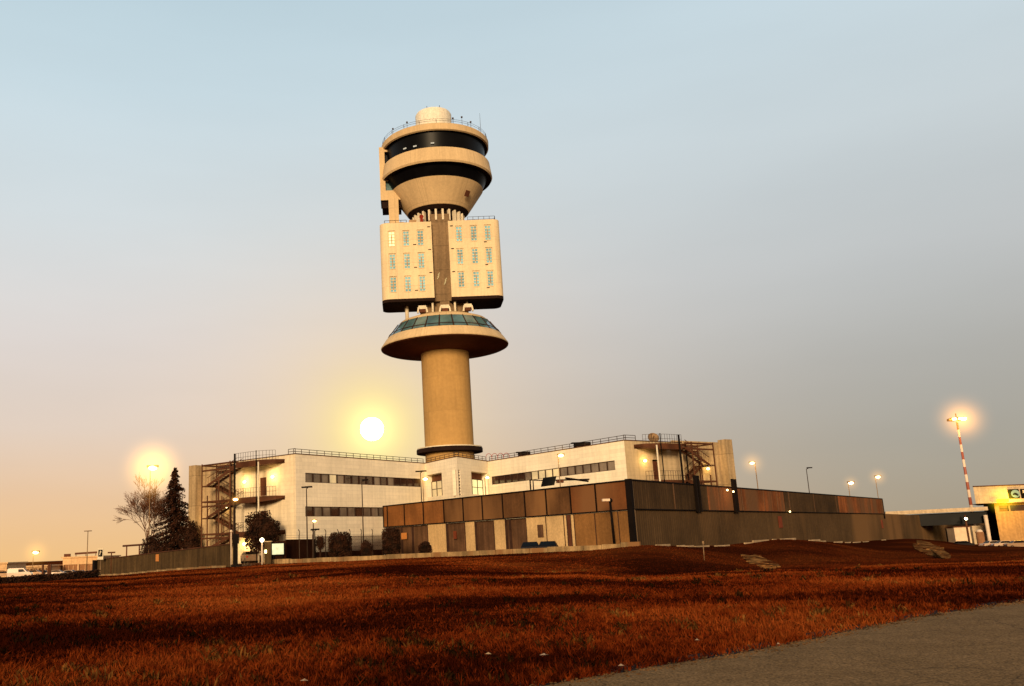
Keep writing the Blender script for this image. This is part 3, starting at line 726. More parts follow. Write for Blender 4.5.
def end_module(A_, f, n, side):
    """crescent balconies, steel dog-leg stair and screen wall beyond the end wall"""
    Z = lambda z: Vector((0, 0, z))
    P = lambda t, o_, z: Vector((A_.x, A_.y, 0))+f*t+n*o_+Z(z)
    def T(x, y, o_): 
        a_ = Vector((A_.x, A_.y, 0))+n*o_; return onplane(x, y, a_, a_+f)[0]
    t0, t1 = (1.85, T(236, 470, 2.4)) if side < 0 else (1.6, T(683, 455, 2.4))
    tp, tq, tr2 = (T(258.4, 480, 2.3), T(234.7, 480, 2.5), T(231, 480, .5)) if side < 0 else (T(658, 460, 2.3), T(682, 470, 2.5), T(688, 470, .5))
    tq1 = T(256.2, 480, 2.5) if side < 0 else T(661.5, 450, 2.5)
    ts0, ts1 = (T(230, 480, 1.5), T(202, 480, 1.5)) if side < 0 else (T(694, 470, 1.5), T(715.5, 470, 1.5))
    tEnd = T(195, 480, -1.4) if side < 0 else T(728.5, 470, -1.4)
    for bi, zb in enumerate((12.65, 8.25, 4.15)):
        K = 14; arc = [(t0+(t1-t0)*k/K, 2.3*math.sin(PI*min(1, .08+.92*k/K))**.6 if k < K else 1.6) for k in range(K+1)]
        arc = [(t0+(t1-t0)*k/K, 2.4*(1-(1-min(1, (k/K)/.62))**2)**.5 if k/K < .62 else 2.4) for k in range(K+1)]
        sb_ = MB(); top = [P(a_, b_, zb) for a_, b_ in arc]; bot = [p-Z(.22+.2*b_) for p, (a_, b_) in zip(top, arc)]
        inn = [P(a_, .01, zb) for a_, b_ in arc]
        for i in range(K):
            sb_.face([top[i], top[i+1], inn[i+1], inn[i]]); sb_.face([bot[i], inn[i]-Z(.5), inn[i+1]-Z(.5), bot[i+1]]); sb_.face([bot[i], bot[i+1], top[i+1], top[i]])
        sb_.face([top[-1], inn[-1], inn[-1]-Z(.5), bot[-1]])
        bo = sb_.build('balcony', M['stair'], bld)
        rb__ = MB(); railing(rb__, [p for p in top[1::2]]+[top[-1]], 1.1, .42, .022)
        rb__.build('railing', M['rail'], bo)
    # doors
    for (u, z_) in (((5.15, 8.46), (5.15, 4.41)) if side < 0 else ((4.65, 8.46), (4.65, 4.41))):
        wd = 1.2 if u < 8 or side > 0 else .8
        do = MB().obox(P(u, -.16, z_), f*wd, n*.05, Z(2.25)).build('door', M['reveal'], bld)
        MB().obox(P(u+.12, -.1, z_+1.0), f*.14, n*.05, Z(.06)).build('handle', M['galv'], do)
    pw = MB(); pw.tube(P(tp, 2.3, ZB), P(tp, 2.3, 12.4), .1, n=10); pw.build('downpipe', M['white'], bld)
    for t_, o_, z_, w_ in ((tq1, 2.5, 13.8, .1), (tq, 2.5, 13.75, .2), (tr2, .5, 13.0, .16)): MB().bar(P(t_, o_, ZB), P(t_, o_, z_), w_).build('balcony_post', M['black'], bld)
    # screen wall
    tA, tB = (11.22 if side < 0 else 10.32), tEnd-1.4
    MB().obox(P(tA, -1.4, ZB), f*(tB-tA), -n*.35, Z((13.3 if side < 0 else 13.6)-ZB)).build('stair_screen', M['slab'], bld)
    MB().obox(P(tB, -1.55, ZB), f*1.4, n*1.2, Z((13.4 if side < 0 else 13.9)-ZB)).build('screen_pier', M['slab'], bld)
    # frame + flights
    sm = MB(); s0, s1 = ts0, ts1
    for t_ in (s0, s1-1.1, s1):
        for o_ in (-.9, 1.5): sm.bar(P(t_, o_, ZB), P(t_, o_, 13.1 if t_ != s1-1.1 else 9.0), .14)
    sm.bar(P((s0+s1)/2-.6, 1.5, ZB), P((s0+s1)/2-.6, 1.5, 11.2), .13)
    for z_ in (12.9, 12.2, 8.2, 7.6, 4.1, 3.6):
        for o_ in (-.9, 1.5): sm.bar(P(s0-1.2, o_, z_), P(s1, o_, z_), .13, .2)
    for z_ in (12.9, 8.2, 4.1): 
        for t_ in (s0, s1): sm.bar(P(t_, -.9, z_), P(t_, 1.5, z_), .16)
    sm.build('stair_frame', M['stair'], bld)
    fl_ = MB(); tr = MB()
    lev = [(12.3, 10.25, 1, 1.5), (10.25, 8.2, -1, .3), (8.2, 6.15, 1, 1.5), (6.15, 4.1, -1, .3), (4.1, 2.2, 1, 1.5)]
    for za, zb, dr, oo in lev:
        ta, tb = (s0-1.2, s1-1.0) if dr > 0 else (s1-1.0, s0-.2)
        for o_ in (oo, oo-1.0): fl_.bar(P(ta, o_, za), P(tb, o_, zb), .07, .3)
        for o_ in (oo, oo-1.0): fl_.bar(P(ta, o_, za+1.0), P(tb, o_, zb+1.0), .05, .06)
        for k in range(11):
            w_ = (k+.5)/11; tr.obox(P(ta+(tb-ta)*w_-.14, oo-1.0, za+(zb-za)*w_-.02), f*.28, n*1.0, Z(.05))
            for o_ in (oo,): fl_.bar(P(ta+(tb-ta)*w_, o_, za+(zb-za)*w_), P(ta+(tb-ta)*w_, o_, za+(zb-za)*w_+1.0), .035)
    for z_ in (10.25, 6.15, 2.2): tr.obox(P(s1-1.1, -.8, z_-.1), f*1.2, n*2.3, Z(.14))
    for z_ in (8.2, 4.1, 12.3): tr.obox(P(s0-2.2, -.2, z_-.06), f*2.4, n*1.7, Z(.14))
    fl_.build('stair_flights', M['stair'], bld); tr.build('stair_treads', M['stair'], bld)
end_module(A, fL, nL, -1)
end_module(E_, fR, nR, 1)

# rooftop items
def dish(x, y, Y, r, label):
    p = at(x, y, Y); t = thing('satellite_dish', (p.x, p.y, ZR), label, 'satellite dish')
    prof = [(0, 0)]+[(r*k/6, .45*r*(k/6)**2) for k in range(1, 7)]
    b = MB().lathe(prof, (0, 0, 0), 28)
    rot = Matrix.Rotation(R_(62), 4, 'X')
    b.v = [tuple(rot @ Vector(v)+Vector((p.x, p.y, p.z))) for v in b.v]
    b.build('dish', M['galv'], t)
    MB().tube((p.x, p.y+.1, ZR), (p.x, p.y+.1, p.z), .12).build('mount', M['galv'], t)
    tip = rot @ Vector((0, 0, r*.9))+p
    MB().tube(p-Vector((0, 0, r*.8)), tip, .04, n=5).sphere(tip, .12, 5).build('feed_arm', M['galv'], t)
dish(653, 439, 119, .72, 'round pale satellite dish on the roof of the right wing')
def acunit(x, y, Y, w, h, label, dark=True):
    p = at(x, y, Y); t = thing('rooftop_unit', (p.x, p.y, ZR), label, 'rooftop unit', 'rooftop units on the wings')
    MB().box((p.x, p.y, ZR+.15+h/2), (w, 1.2, h)).build('casing', M['black'] if dark else M['galv'], t)
    MB().box((p.x-w*.35, p.y, ZR+.08), (.15, 1, .2)).box((p.x+w*.35, p.y, ZR+.08), (.15, 1, .2)).build('feet', M['galv'], t)
    MB().box((p.x-w*.1, p.y-.1, ZR+.22+h), (w*1.2, .9, .12)).build('hood', M['black'], t)
acunit(582, 443, 118.5, 2.0, .42, 'dark rooftop unit halfway along the right wing roofline')
acunit(524, 452, 129, 1.6, .5, 'low dark rooftop unit near the tower end of the right wing')
# coiled handrail hoops beside the tower foot
hp = thing('roof_ladder', tuple(at(498, 455, 134)), 'small tangle of curved handrails on the roof right of the tower foot', 'ladder hoops')
hb = MB(); p = at(498, 458.5, 134)
for k in range(4):
    cx = p.x-1.3+k*.85
    for j in range(8):
        a0, a1 = PI*j/8, PI*(j+1)/8
        hb.tube((cx+.42*math.cos(a0), p.y, ZR+.7+.5*math.sin(a0)), (cx+.42*math.cos(a1), p.y, ZR+.7+.5*math.sin(a1)), .035, n=4)
    hb.tube((cx+.42, p.y, ZR), (cx+.42, p.y, ZR+.7), .035, n=4); hb.tube((cx-.42, p.y, ZR), (cx-.42, p.y, ZR+.7), .035, n=4)
hb.build('handrail_hoops', M['redpaint'], hp)

# ------------------------------------------------------------------ wall lamps of the building
def walllamp(x, y, a, b, label, power=0, off_=.25, r=.22, glow_r=.9, hs=.4):
    u, z = onplane(x, y, a, b); d = nrm(Vector((b[0]-a[0], b[1]-a[1], 0))); nn = Vector((d.y, -d.x, 0))
    p = Vector((a[0], a[1], 0))+d*u+nn*off_+Vector((0, 0, z))
    t = thing('wall_lamp', tuple(p-nn*off_*.9), label, 'wall lamp', 'lamps on the building walls')
    MB().obox(p-nn*off_*.95-d*.12+Vector((0, 0, -.12)), d*.24, nn*off_*.8, Vector((0, 0, .2))).build('bracket', M['galv'], t)
    MB().sphere(p, r, 7, .75).build('bulb', M['lampsm'], t)
    if glow_r: halo(t, p, glow_r, (1, .68, .18), hs)
    if power: plight(p+nn*.5, (1, .66, .22), power)
    return p
walllamp(246, 482, A2, A, 'lit wall lamp beside the upper balcony door of the left wing', 110)
walllamp(274, 477, A2, A, 'brighter lit wall lamp nearest the roof corner of the left wing', 95, glow_r=1.2, hs=.5)
walllamp(246, 544, A2, A, 'lit wall lamp low on the left wing behind the round tree', 90, r=.26, glow_r=1.4, hs=.9)
walllamp(643.5, 461, E_, E2_, 'lit wall lamp left of the upper door on the right wing end', 80)
Sa = A+fL*17-nL*1.4; Sb = A+fL*11.3-nL*1.4
walllamp(198.5, 520, Sa, Sb, 'lit lamp at the foot of the left stair screen wall', 110, r=.26, glow_r=1.6, hs=.9)
walllamp(228.5, 507, Sa, Sb, 'small lit lamp behind the left stair near the balconies', 60, r=.18, glow_r=.8)
Sa2 = E_+fR*10.3-nR*1.4; Sb2 = E_+fR*17-nR*1.4
walllamp(706.5, 469, Sa2, Sb2, 'lit lamp behind the right stair on its screen wall', 60, r=.2, glow_r=.9)
lm = thing('roof_lamp', tuple(at(651, 446, 115)), 'small lit lamp at the roof edge under the satellite dish', 'roof lamp')
MB().sphere(at(650, 443.5, 116), .16, 6).build('bulb', M['lampsm'], lm); p = at(650, 443.5, 116); MB().tube((p.x, p.y, ZR), p, .04, n=5).build('stem', M['rail'], lm)

# ------------------------------------------------------------------ boundary walls
W0 = atz(384, 506, 7.0); W1 = atz(627, 480, 7.0); W2 = atz(881, 499, 7.0); ZM = 4.3
W3 = W2+nrm(W2-W1)*165
fw = thing('panelled_wall', (W0.x, W0.y, .4), 'two tier brown panelled security wall in front of the building', 'wall')
d = nrm(W1-W0); nn = Vector((d.y, -d.x, 0)); LW = (W1-W0).length
def wp(u, o_, z): return Vector((W0.x, W0.y, 0))+d*u+nn*o_+Vector((0, 0, z))
xs = [384, 388, 405, 424, 444.5, 463.9, 483.2, 503.7, 526, 547.5, 572, 597.5, 627]
us = [onplane(x_, 505, W0, W1)[0] for x_ in xs]; us[0] = 0; us[-1] = LW
for u0, u1 in zip(us, us[1:]):
    MB().obox(wp(u0+.03, 0, ZM), d*(u1-u0-.06), nn*.12, Vector((0, 0, 7.0-ZM-.1))).build('upper_panel', M['wallup' if u0 > us[-4] else 'wallupl' if u0 < us[4]-.1 else 'wallupc'], fw)
pb = MB()
for u0 in us: pb.obox(wp(u0-.07, .02, ZM-.02), d*.14, nn*.18, Vector((0, 0, 2.72)))
pb.obox(wp(0, -.05, 6.9), d*LW, nn*.3, Vector((0, 0, .12))); pb.obox(wp(0, -.04, ZM-.12), d*LW, nn*.3, Vector((0, 0, .12)))
pb.build('upper_frame', M['black'], fw)
lows = [(390, 'b'), (402, 'b'), (413, 'b'), (429, 'g'), (447.5, 'b'), (466.5, 't'), (476.5, 'b'), (495.5, 't'), (507, 'b'), (511, 'b'), (528, 't'), (548, 't'), (566, 't'), (569, 'k'), (573, 't'), (576.5, 'o'), (597.5, 'o'), (621, 'o'), (627, None)]
cm = {'b': 'wallbrown', 't': 'walllow', 'g': 'walllow', 'o': 'walltan', 'k': 'reveal'}
for (x0, c_), (x1, _) in zip(lows, lows[1:]):
    u0, u1 = onplane(x0, 540, W0, W1)[0], onplane(x1, 540, W0, W1)[0]; u1 = min(u1, LW)
    if x0 == 390: u0 = 0.1
    if x0 == 621: u1 = LW+.05
    back = .0 if c_ != 'b' else -.25
    MB().obox(wp(u0+.02, back-.02, ZB), d*(u1-u0-.04), nn*.12, Vector((0, 0, ZM-.13-ZB))).build('lower_panel', M[cm[c_]], fw)
pb = MB()
for x0, _ in lows[1:-1]:
    u0 = onplane(x0, 540, W0, W1)[0]; pb.obox(wp(u0-.04, -.3, ZB), d*.08, nn*.45, Vector((0, 0, ZM-.14-ZB)))
pb.build('lower_post', M['frame'], fw)
for x0, y0, w_, h_, mm in ((541.5, 531, .85, 1.3, 'wallbrown'), (456, 535, .55, .9, 'redpaint'), (405, 536, 1.2, .8, 'paper')):
    u, z = onplane(x0, y0, W0, W1); MB().obox(wp(u-w_/2, .12, z-h_/2), d*w_, nn*.06, Vector((0, 0, h_))).build('notice' if mm == 'paper' else 'wall_hatch', M['noticered' if mm == 'redpaint' else mm], fw)

# long corrugated wall to the right
cw = thing('corrugated_wall', (W1.x, W1.y, .6), 'long rust stained corrugated security wall receding to the right', 'wall')
d2 = nrm(W2-W1); n2 = Vector((d2.y, -d2.x, 0)); L2 = (W2-W1).length; L3 = (W3-W1).length
def cp(u, o_, z): return Vector((W1.x, W1.y, 0))+d2*u+n2*o_+Vector((0, 0, z))
def corr(u0, u1, z0, z1, pitch, dep, o_=0, zend=None):
    mb = MB(); k = int((u1-u0)/pitch); k2 = k*4
    offs = [0, dep, dep, 0]
    for i in range(k2):
        ua, ub = u0+(u1-u0)*i/k2, u0+(u1-u0)*(i+1)/k2; oa, ob = offs[i % 4], offs[(i+1) % 4]
        za = z1 if zend is None else z1+(zend-z1)*(ua-u0)/(u1-u0); zb_ = z1 if zend is None else z1+(zend-z1)*(ub-u0)/(u1-u0)
        mb.face([cp(ua, o_+oa, z0), cp(ub, o_+ob, z0), cp(ub, o_+ob, zb_), cp(ua, o_+oa, za)])
    return mb
xb = [None, 707, 783, 837, None]; ub = [.6]+[onplane(x_, 500, W1, W2)[0] for x_ in xb[1:4]]+[L2]
for k_, (ua_, ub_) in enumerate(zip(ub, ub[1:])): corr(ua_, ub_, ZM, 6.95, .5, .09, .12).build('upper_cladding', M['corrust' if k_ % 2 else 'corrup'], cw)
lcl = corr(.6, L2, -4, ZM, .5, .07, 0); lc2 = corr(L2, L3, -4, ZM, .5, .07, 0, 3.5); lcl.f += [tuple(i_+len(lcl.v) for i_ in f_) for f_ in lc2.f]; lcl.v += lc2.v; lcl.sm += lc2.sm; lcl.build('lower_cladding', M['corrlow'], cw)
cb_ = MB(); cb_.obox(cp(0, -.1, 6.95), d2*L2, n2*.36, Vector((0, 0, .14))); cb_.obox(cp(.6, .0, ZM-.06), d2*(L2-.6), n2*.25, Vector((0, 0, .09)))
cb_.obox(cp(0, -.2, ZM), d2*.5, n2*.5, Vector((0, 0, 2.64))); cb_.build('cap_rail', M['black'], cw)
MB().box((W1.x+.1, W1.y-.05, 3.05), (.5, .5, 8.1), math.atan2(d2.y, d2.x)).build('corner_post', M['black'], cw)
MB().obox(cp(.62, .1, -1), d2*.12, n2*.12, Vector((0, 0, 7.9))).build('corner_pipe', M['galv'], cw)
MB().obox(cp(L2-.1, -.1, 3.4), d2*.3, n2*.35, Vector((0, 0, 3.6))).build('end_post', M['black'], cw)
for x_ in (695, 732.5):
    u = onplane(x_, 500, W1, W2)[0]; b = MB()
    for du in (-.42, .42): b.obox(cp(u+du-.14, .22, 4.1), d2*.28, n2*.3, Vector((0, 0, 3.9)))
    b.obox(cp(u-.4, .25, 4.2), d2*.8, n2*.1, Vector((0, 0, 2.6))); b.build('double_bracket', M['black'], cw)
sm_ = MB()
for x_ in (672, 740, 762, 775, 787, 812, 834, 845, 858, 868):
    u = onplane(x_, 500, W1, W2)[0]; sm_.obox(cp(u, .22, ZM+.05), d2*.14, n2*.05, Vector((0, 0, 2.6)))
sm_.build('seam_strip', M['wallbrown'], cw)
for x_, y_, w_, h_ in ((779.5, 522, 1.5, 1.5), (881.5, 524, 1.3, 1.5)):
    u, z = onplane(x_, y_, W1, W2); MB().obox(cp(u-w_/2, .09, z-h_/2), d2*w_, n2*.05, Vector((0, 0, h_))).build('notice', M['noticered'], cw)
for x_, y_ in ((723, 489.5), (729, 491), (786, 511)):
    u, z = onplane(x_, y_, W1, W2)
    t = thing('wall_lamp', tuple(cp(u, .3, z)), {723: 'left lamp of the pair on the rust patch of the corrugated wall', 729: 'right lamp of the pair on the rust patch of the corrugated wall', 786: 'small lamp low on the dark stretch of the corrugated wall'}[x_], 'wall lamp')
    MB().obox(cp(u-.08, .2, z-.05), d2*.16, n2*.3, Vector((0, 0, .1))).build('bracket', M['galv'], t); MB().sphere(cp(u, .5, z-.1), .11, 6).build('bulb', M['lampsm'] if x_ != 729 else M['lampsm'], t)
for x_, y_, pw_ in ((718, 497, 130), (772, 497, 130), (853, 505, 260), (872, 507, 260), (745, 500, 90)):
    u, z = onplane(x_, y_, W1, W2)
plight(tuple(at(566, 458, 108)), (1, .7, .25), 500)
plight(cp(onplane(724, 490, W1, W2)[0], 1.6, 6.2), (1, .42, .12), 160)
tag(MB().obox(cp(1.5, .75, -.8), d2*(L2-2), n2*.35, Vector((0, 0, 0))).build('kerb_line', M['kerb']), kind='structure') if False else None
kb = MB(); u = 3.0
while u < L2-4:
    ln = random.uniform(1.2, 7); p, q = cp(u, .9, 0), cp(u+ln, .9, 0)
    zt = max(ground_z(p.x, p.y), ground_z(q.x, q.y))+.09
    if random.random() < .75: kb.obox(Vector((p.x, p.y, zt-.5)), d2*ln, n2*.2, Vector((0, 0, .5)))
    u += ln+random.uniform(.2, 2.5)
tag(kb.build('wall_kerb', M['concrete']), kind='structure')

# olive wall on the left
V0 = at(98, 560, 136); V1 = at(231.5, 544.3, 100)
lw = thing('boundary_wall', (V0.x, V0.y, -.7), 'olive corrugated boundary wall at the left running up to the gate', 'wall')
d3 = nrm(V1-V0); n3 = Vector((d3.y, -d3.x, 0)); L4 = (V1-V0).length
mb = MB(); K = int(L4/.45)*4
for i in range(K):
    ua, ub = L4*i/K, L4*(i+1)/K; oa, ob = [0, .07, .07, 0][i % 4], [0, .07, .07, 0][(i+1) % 4]
    za, zb_ = V0.z+(V1.z-V0.z)*i/K, V0.z+(V1.z-V0.z)*(i+1)/K
    pa, pb_ = V0+d3*ua+n3*oa, V0+d3*ub+n3*ob
    mb.face([(pa.x, pa.y, -1.5), (pb_.x, pb_.y, -1.5), (pb_.x, pb_.y, zb_), (pa.x, pa.y, za)])
mb.build('cladding', M['wallleft'], lw)
MB().obox(Vector((V0.x, V0.y, V0.z))-n3*.1, V1-V0, n3*.25, Vector((0, 0, .1))).build('cap_rail', M['stair'], lw)
u, z = onplane(158, 558, V0, V1); q = Vector((V0.x, V0.y, 0))+d3*u
MB().obox(q+n3*.08-d3*.45+Vector((0, 0, z-.4)), d3*.95, n3*.05, Vector((0, 0, .85))).build('notice', M['paper'], lw)
mb = MB().obox(Vector((V0.x, V0.y, -1.5))-n3*.0, -d3*.9, n3*.5, Vector((0, 0, V0.z+1.5))); mb.build('end_pier', M['black'], lw)
u_ = 0; kb = MB()
for i in range(14):
    p = V0+d3*(L4*i/14)+n3*.6; kb.obox(Vector((p.x, p.y, ground_z(p.x, p.y)-.4)), d3*(L4/14-.1), n3*.35, Vector((0, 0, .62)))
tag(kb.build('boundary_kerb', M['kerb']), kind='structure')
# low kerb wall in front of fence and panelled wall
K0 = at(264, 562, 104); K1 = at(640, 544, 83.5); kb = MB(); dk = nrm(K1-K0); nk = Vector((dk.y, -dk.x, 0)); LK = (K1-K0).length
for i in range(24):
    p = K0+dk*(LK*i/24); q = K0+dk*(LK*(i+1)/24)
    kb.obox(Vector((p.x, p.y, ground_z(p.x, p.y)-.5)), dk*(LK/24-.04), -nk*.4, Vector((0, 0, .95+.08*noise.noise(Vector((i*.6, 0, 0))))))
tag(kb.build('low_wall', M['kerb']), 'low ochre concrete kerb wall between the field and the panelled wall', 'low wall')

# fence with angled arms
Fa = at(285, 560, 105); Fb = Vector((W0.x-.3, W0.y-1.2, 0))
fn = thing('security_fence', (Fa.x, Fa.y, .3), 'dark screened security fence with outward curved post tops', 'fence')
df = nrm(Fb-Fa); nf = Vector((df.y, -df.x, 0)); LF = (Fb-Fa).length
def fp(u, o_, z): return Vector((Fa.x, Fa.y, 0))+df*u+nf*o_+Vector((0, 0, z))
sc_ = MB(); sc_.obox(fp(0, 0, -.2), df*LF*.28, nf*.05, Vector((0, 0, 3.1)))
sc_.build('screen', M['mesh'], fn)
sc_ = MB(); sc_.obox(fp(LF*.28, 0, -.2), df*LF*.72, nf*.05, Vector((0, 0, 1.6))); sc_.build('lower_screen', M['mesh'], fn)
wr = MB()
for k in range(int(LF*.72/.10)):
    u = LF*.28+k*.10; wr.bar(fp(u, .02, 1.4), fp(u, .02, 3.2), .034)
for z_ in (1.5, 1.9, 2.3, 2.7, 3.1, 3.35): wr.bar(fp(0 if z_ > 3 else LF*.28, .02, z_), fp(LF, .02, z_), .022)
wr.build('wire_mesh', M['rail'], fn)
for k in range(9):
    u = LF*k/8; b = MB(); b.bar(fp(u, .05, -.2), fp(u, .05, 3.3), .1); prev = fp(u, .05, 3.3)
    for j in range(1, 5):
        a_ = j/4*1.1; nx_ = fp(u-.75*(1-math.cos(a_))*1.2, .05+.3*math.sin(a_), 3.3+.75*math.sin(a_)); b.bar(prev, nx_, .07); prev = nx_
    b.build('post', M['rail'], fn)

# gate pillar, lit board, posts at the gate
gp = thing('gate_pillar', tuple(at(268, 562, 103)), 'olive gate pillar beside the lit board with a small intercom', 'pillar')
pA, pB = at(265, 545, 103), at(271.5, 545, 103)
MB().box(((pA.x+pB.x)/2, 103, 1.3), (pB.x-pA.x, .7, 2.8)).build('pillar', M['wallleft'], gp)
MB().box(((pA.x+pB.x)/2, 103, 2.74), (pB.x-pA.x+.15, .85, .1)).build('cap', M['concrete'], gp)
q = at(265.7, 551.5, 102.6); MB().box(q, (.2, .12, .35)).build('intercom', M['lampsm'], gp)
sg = thing('illuminated_board', tuple(at(278, 560, 103.4)), 'bright blank illuminated board right of the gate pillar', 'sign')
a0, a1 = at(271.8, 543.5, 103.2), at(284, 554.5, 103.2)
MB().box(((a0.x+a1.x)/2, 103.3, (a0.z+a1.z)/2), (a1.x-a0.x+.1, .16, a0.z-a1.z+.1)).build('casing', M['black'], sg)
MB().box(((a0.x+a1.x)/2, 103.2, (a0.z+a1.z)/2), (a1.x-a0.x-.06, .03, a0.z-a1.z-.06)).build('face', M['sign'], sg)
MB().box((a0.x+.2, 103.35, .9), (.1, .1, 1.6)).box((a1.x-.2, 103.35, .9), (.1, .1, 1.6)).build('leg', M['black'], sg)
MB().box(((a0.x+a1.x)/2-.1, 103.7, 1.4), (1.9, .2, 2.7)).build('backing', M['mesh'], sg)

# drive through the gate
dr = MB()
q = [at(234, 568.5, 96), at(266, 566, 96), at(262, 560, 118), at(240, 560, 118)]
P4 = [(-17.6, 97), (-14.2, 98.5), (-16.5, 122), (-21, 122)]
for i in range(10):
    def L_(k): 
        w_ = k/10; a_ = Vector(P4[0]).lerp(Vector(P4[3]), w_); b_ = Vector(P4[1]).lerp(Vector(P4[2]), w_); return a_, b_
    a0_, b0_ = L_(i); a1_, b1_ = L_(i+1)
    dr.face([(a0_.x, a0_.y, ground_z(*a0_)+.03), (b0_.x, b0_.y, ground_z(*b0_)+.03), (b1_.x, b1_.y, ground_z(*b1_)+.03), (a1_.x, a1_.y, ground_z(*a1_)+.03)])
tag(dr.build('driveway', M['brickp']), kind='structure')
yd = MB()
P5 = [(-30, 106), (20, 96), (26, 108), (40, 150), (-34, 150)]
# ------------------------------------------------------------------ lamp posts
def lamppost(x, y, Y, label, kind='lit', group='street lamps around the compound', arm=1, r=.07, glow_r=2.2, hs=.55, col='galv', zf=None, head=1.0, arm2=0):
    p = at(x, y, Y); z0 = ground_z(p.x, p.y) if zf is None else zf
    bx = p.x-arm*.45
    t = thing('street_lamp', (bx, p.y, z0), label, 'street lamp', group)
    MB().tube((bx, p.y, z0-.2), (bx, p.y, p.z-.05), r*1.25, r*.75, 10).build('pole', M[col], t)
    MB().box((bx, p.y, z0+.1), (.35, .35, .25)).build('base', M['concrete'], t)
    MB().tube((bx, p.y, p.z-.1), (p.x+arm*.1, p.y, p.z+.1), r*.7, n=8).build('arm', M[col], t)
    hd = MB().box((p.x+arm*.2, p.y, p.z+.12*head), (.8*head, .34*head, .16*head)).build('lamp_head', M['black'] if kind == 'unlit' else M['galv'], t)
    if arm2: MB().box((bx-arm*.5, p.y, p.z+.1), (.7, .3, .16)).build('lamp_head', M['black'], t)
    if kind == 'lit':
        glow_r *= .75; hs *= .7
        MB().sphere((p.x+arm*.2, p.y, p.z), .3*head, 8, .55).build('bulb', M['lamp'], t)
        halo(t, (p.x+arm*.2, p.y, p.z), glow_r, (1, .48, .07), hs)
    return t
lamppost(308, 488, 105.5, 'tall unlit lamp post with a flat double head in front of the left wing', 'unlit', arm=.4, col='rail', arm2=1)
lamppost(364, 481, 113, 'slim unlit lamp post before the middle of the left wing', 'unlit', arm=.6, col='rail')
lamppost(422.5, 472, 121.5, 'unlit lamp post head rising before the left bay window', 'unlit', arm=.6, col='rail', arm2=1)
lamppost(424.5, 479, 120.5, 'lit lamp glowing beside the left bay window', glow_r=2.4, hs=.8, arm=.5)
lamppost(486.5, 477.5, 120, 'lit lamp glowing beside the right bay window', glow_r=2.0, hs=.5, arm=.5, head=.8)
lamppost(560, 455.5, 106, 'lit lamp post in front of the right wing facade', glow_r=2.8, hs=.35, arm=.5, r=.06)
lamppost(753, 463, 131, 'lit lamp behind the corrugated wall, nearest the stair screen', glow_r=3.4, hs=.55, arm=-.6)
bpy.data.objects[-1] if False else None
lamppost(808.5, 468.5, 150, 'unlit lamp post rising behind the corrugated wall', 'unlit', arm=.8, col='rail')
lamppost(850, 483, 176, 'shorter lit lamp behind the rust coloured end of the corrugated wall', glow_r=3.0, hs=.45, arm=.8, head=1.5)
lamppost(877, 477, 190, 'lit lamp at the far end of the corrugated wall', glow_r=3.6, hs=.5, arm=.8, head=1.5)
lamppost(314, 521, 109, 'small low lit lamp between fence and left wing', glow_r=1.3, hs=.5, arm=.2, head=.7, col='rail')
lamppost(152, 468, 128, 'very bright glowing lamp above the bare tree', glow_r=7.5, hs=1.1, arm=.5, head=1.9, r=.06)
lamppost(35, 552.5, 215, 'glowing lamp over the far parked cars at the left', glow_r=6, hs=.3, arm=.8, head=2.0)
lamppost(235, 499.5, 100, 'pale glowing lamp on the post left of the gate', glow_r=1.4, hs=.8, arm=.3, col='rail', head=.85)
lamppost(315.5, 530.5, 106.3, 'short dark post with flat cap beside the screened fence', 'unlit', arm=.2, col='black', arm2=1, group='short posts by the fence')
# gate posts
t = thing('gate_post', tuple(G(at(262, 540, 102).x, 102)), 'slim white gate post with a small globe light on top', 'post')
p = at(262, 540, 102); MB().tube((p.x, 102, ground_z(p.x, 102)-.2), (p.x, 102, p.z), .09, n=10).build('pole', M['whitepaint'], t); MB().sphere(p, .22, 8).build('globe', M['lampw'], t)
t = thing('barrier_post', tuple(G(at(235.5, 560, 99).x, 99)), 'thick black barrier post with a box at the gate end of the olive wall', 'post')
p = at(235.5, 534, 99); z0 = ground_z(p.x, 99)
MB().box((p.x, 99, (z0+p.z)/2-.2), (.42, .42, p.z-z0)).build('column', M['black'], t)
MB().box((p.x+.05, 98.9, p.z-.5), (.6, .5, 1.0)).build('signal_box', M['black'], t)
MB().tube((p.x-.42, 98.8, z0-.1), (p.x-.42, 98.8, p.z+.2), .06, n=8).sphere((p.x-.42, 98.8, p.z+.3), .15, 6).build('side_tube', M['whitepaint'], t)
MB().box((p.x+.1, 98.9, z0+.1), (1.0, .8, .25)).build('plinth', M['black'], t)
# cctv pole before the wall
t = thing('camera_pole', tuple(G(at(613, 543, 86.5).x, 86.5)), 'dark leaning pole with a pale camera head before the ochre panels', 'camera pole')
p = at(609.5, 501, 86.5); q = at(614.5, 544, 86.5)
MB().tube((q.x, 86.5, q.z-.3), (p.x+.05, 86.5, p.z), .13, .11, 10).build('pole', M['black'], t)
MB().box((p.x-.35, 86.4, p.z+.1), (.7, .25, .22), .1).build('camera', M['whitepaint'], t); MB().sphere((p.x+.1, 86.5, p.z+.05), .2, 7).build('housing', M['black'], t)
# marker stake in the field
t = thing('marker_stake', tuple(G(at(704, 567, 72).x, 72)), 'thin pale marker stake standing in the field', 'stake')
p = at(703, 542.5, 72); q = G(at(705, 567, 72).x, 72); MB().tube(q-Vector((0, 0, .2)), p, .035, n=6).build('stake', M['galv'], t); MB().box(p, (.12, .05, .2)).build('tip', M['galv'], t)

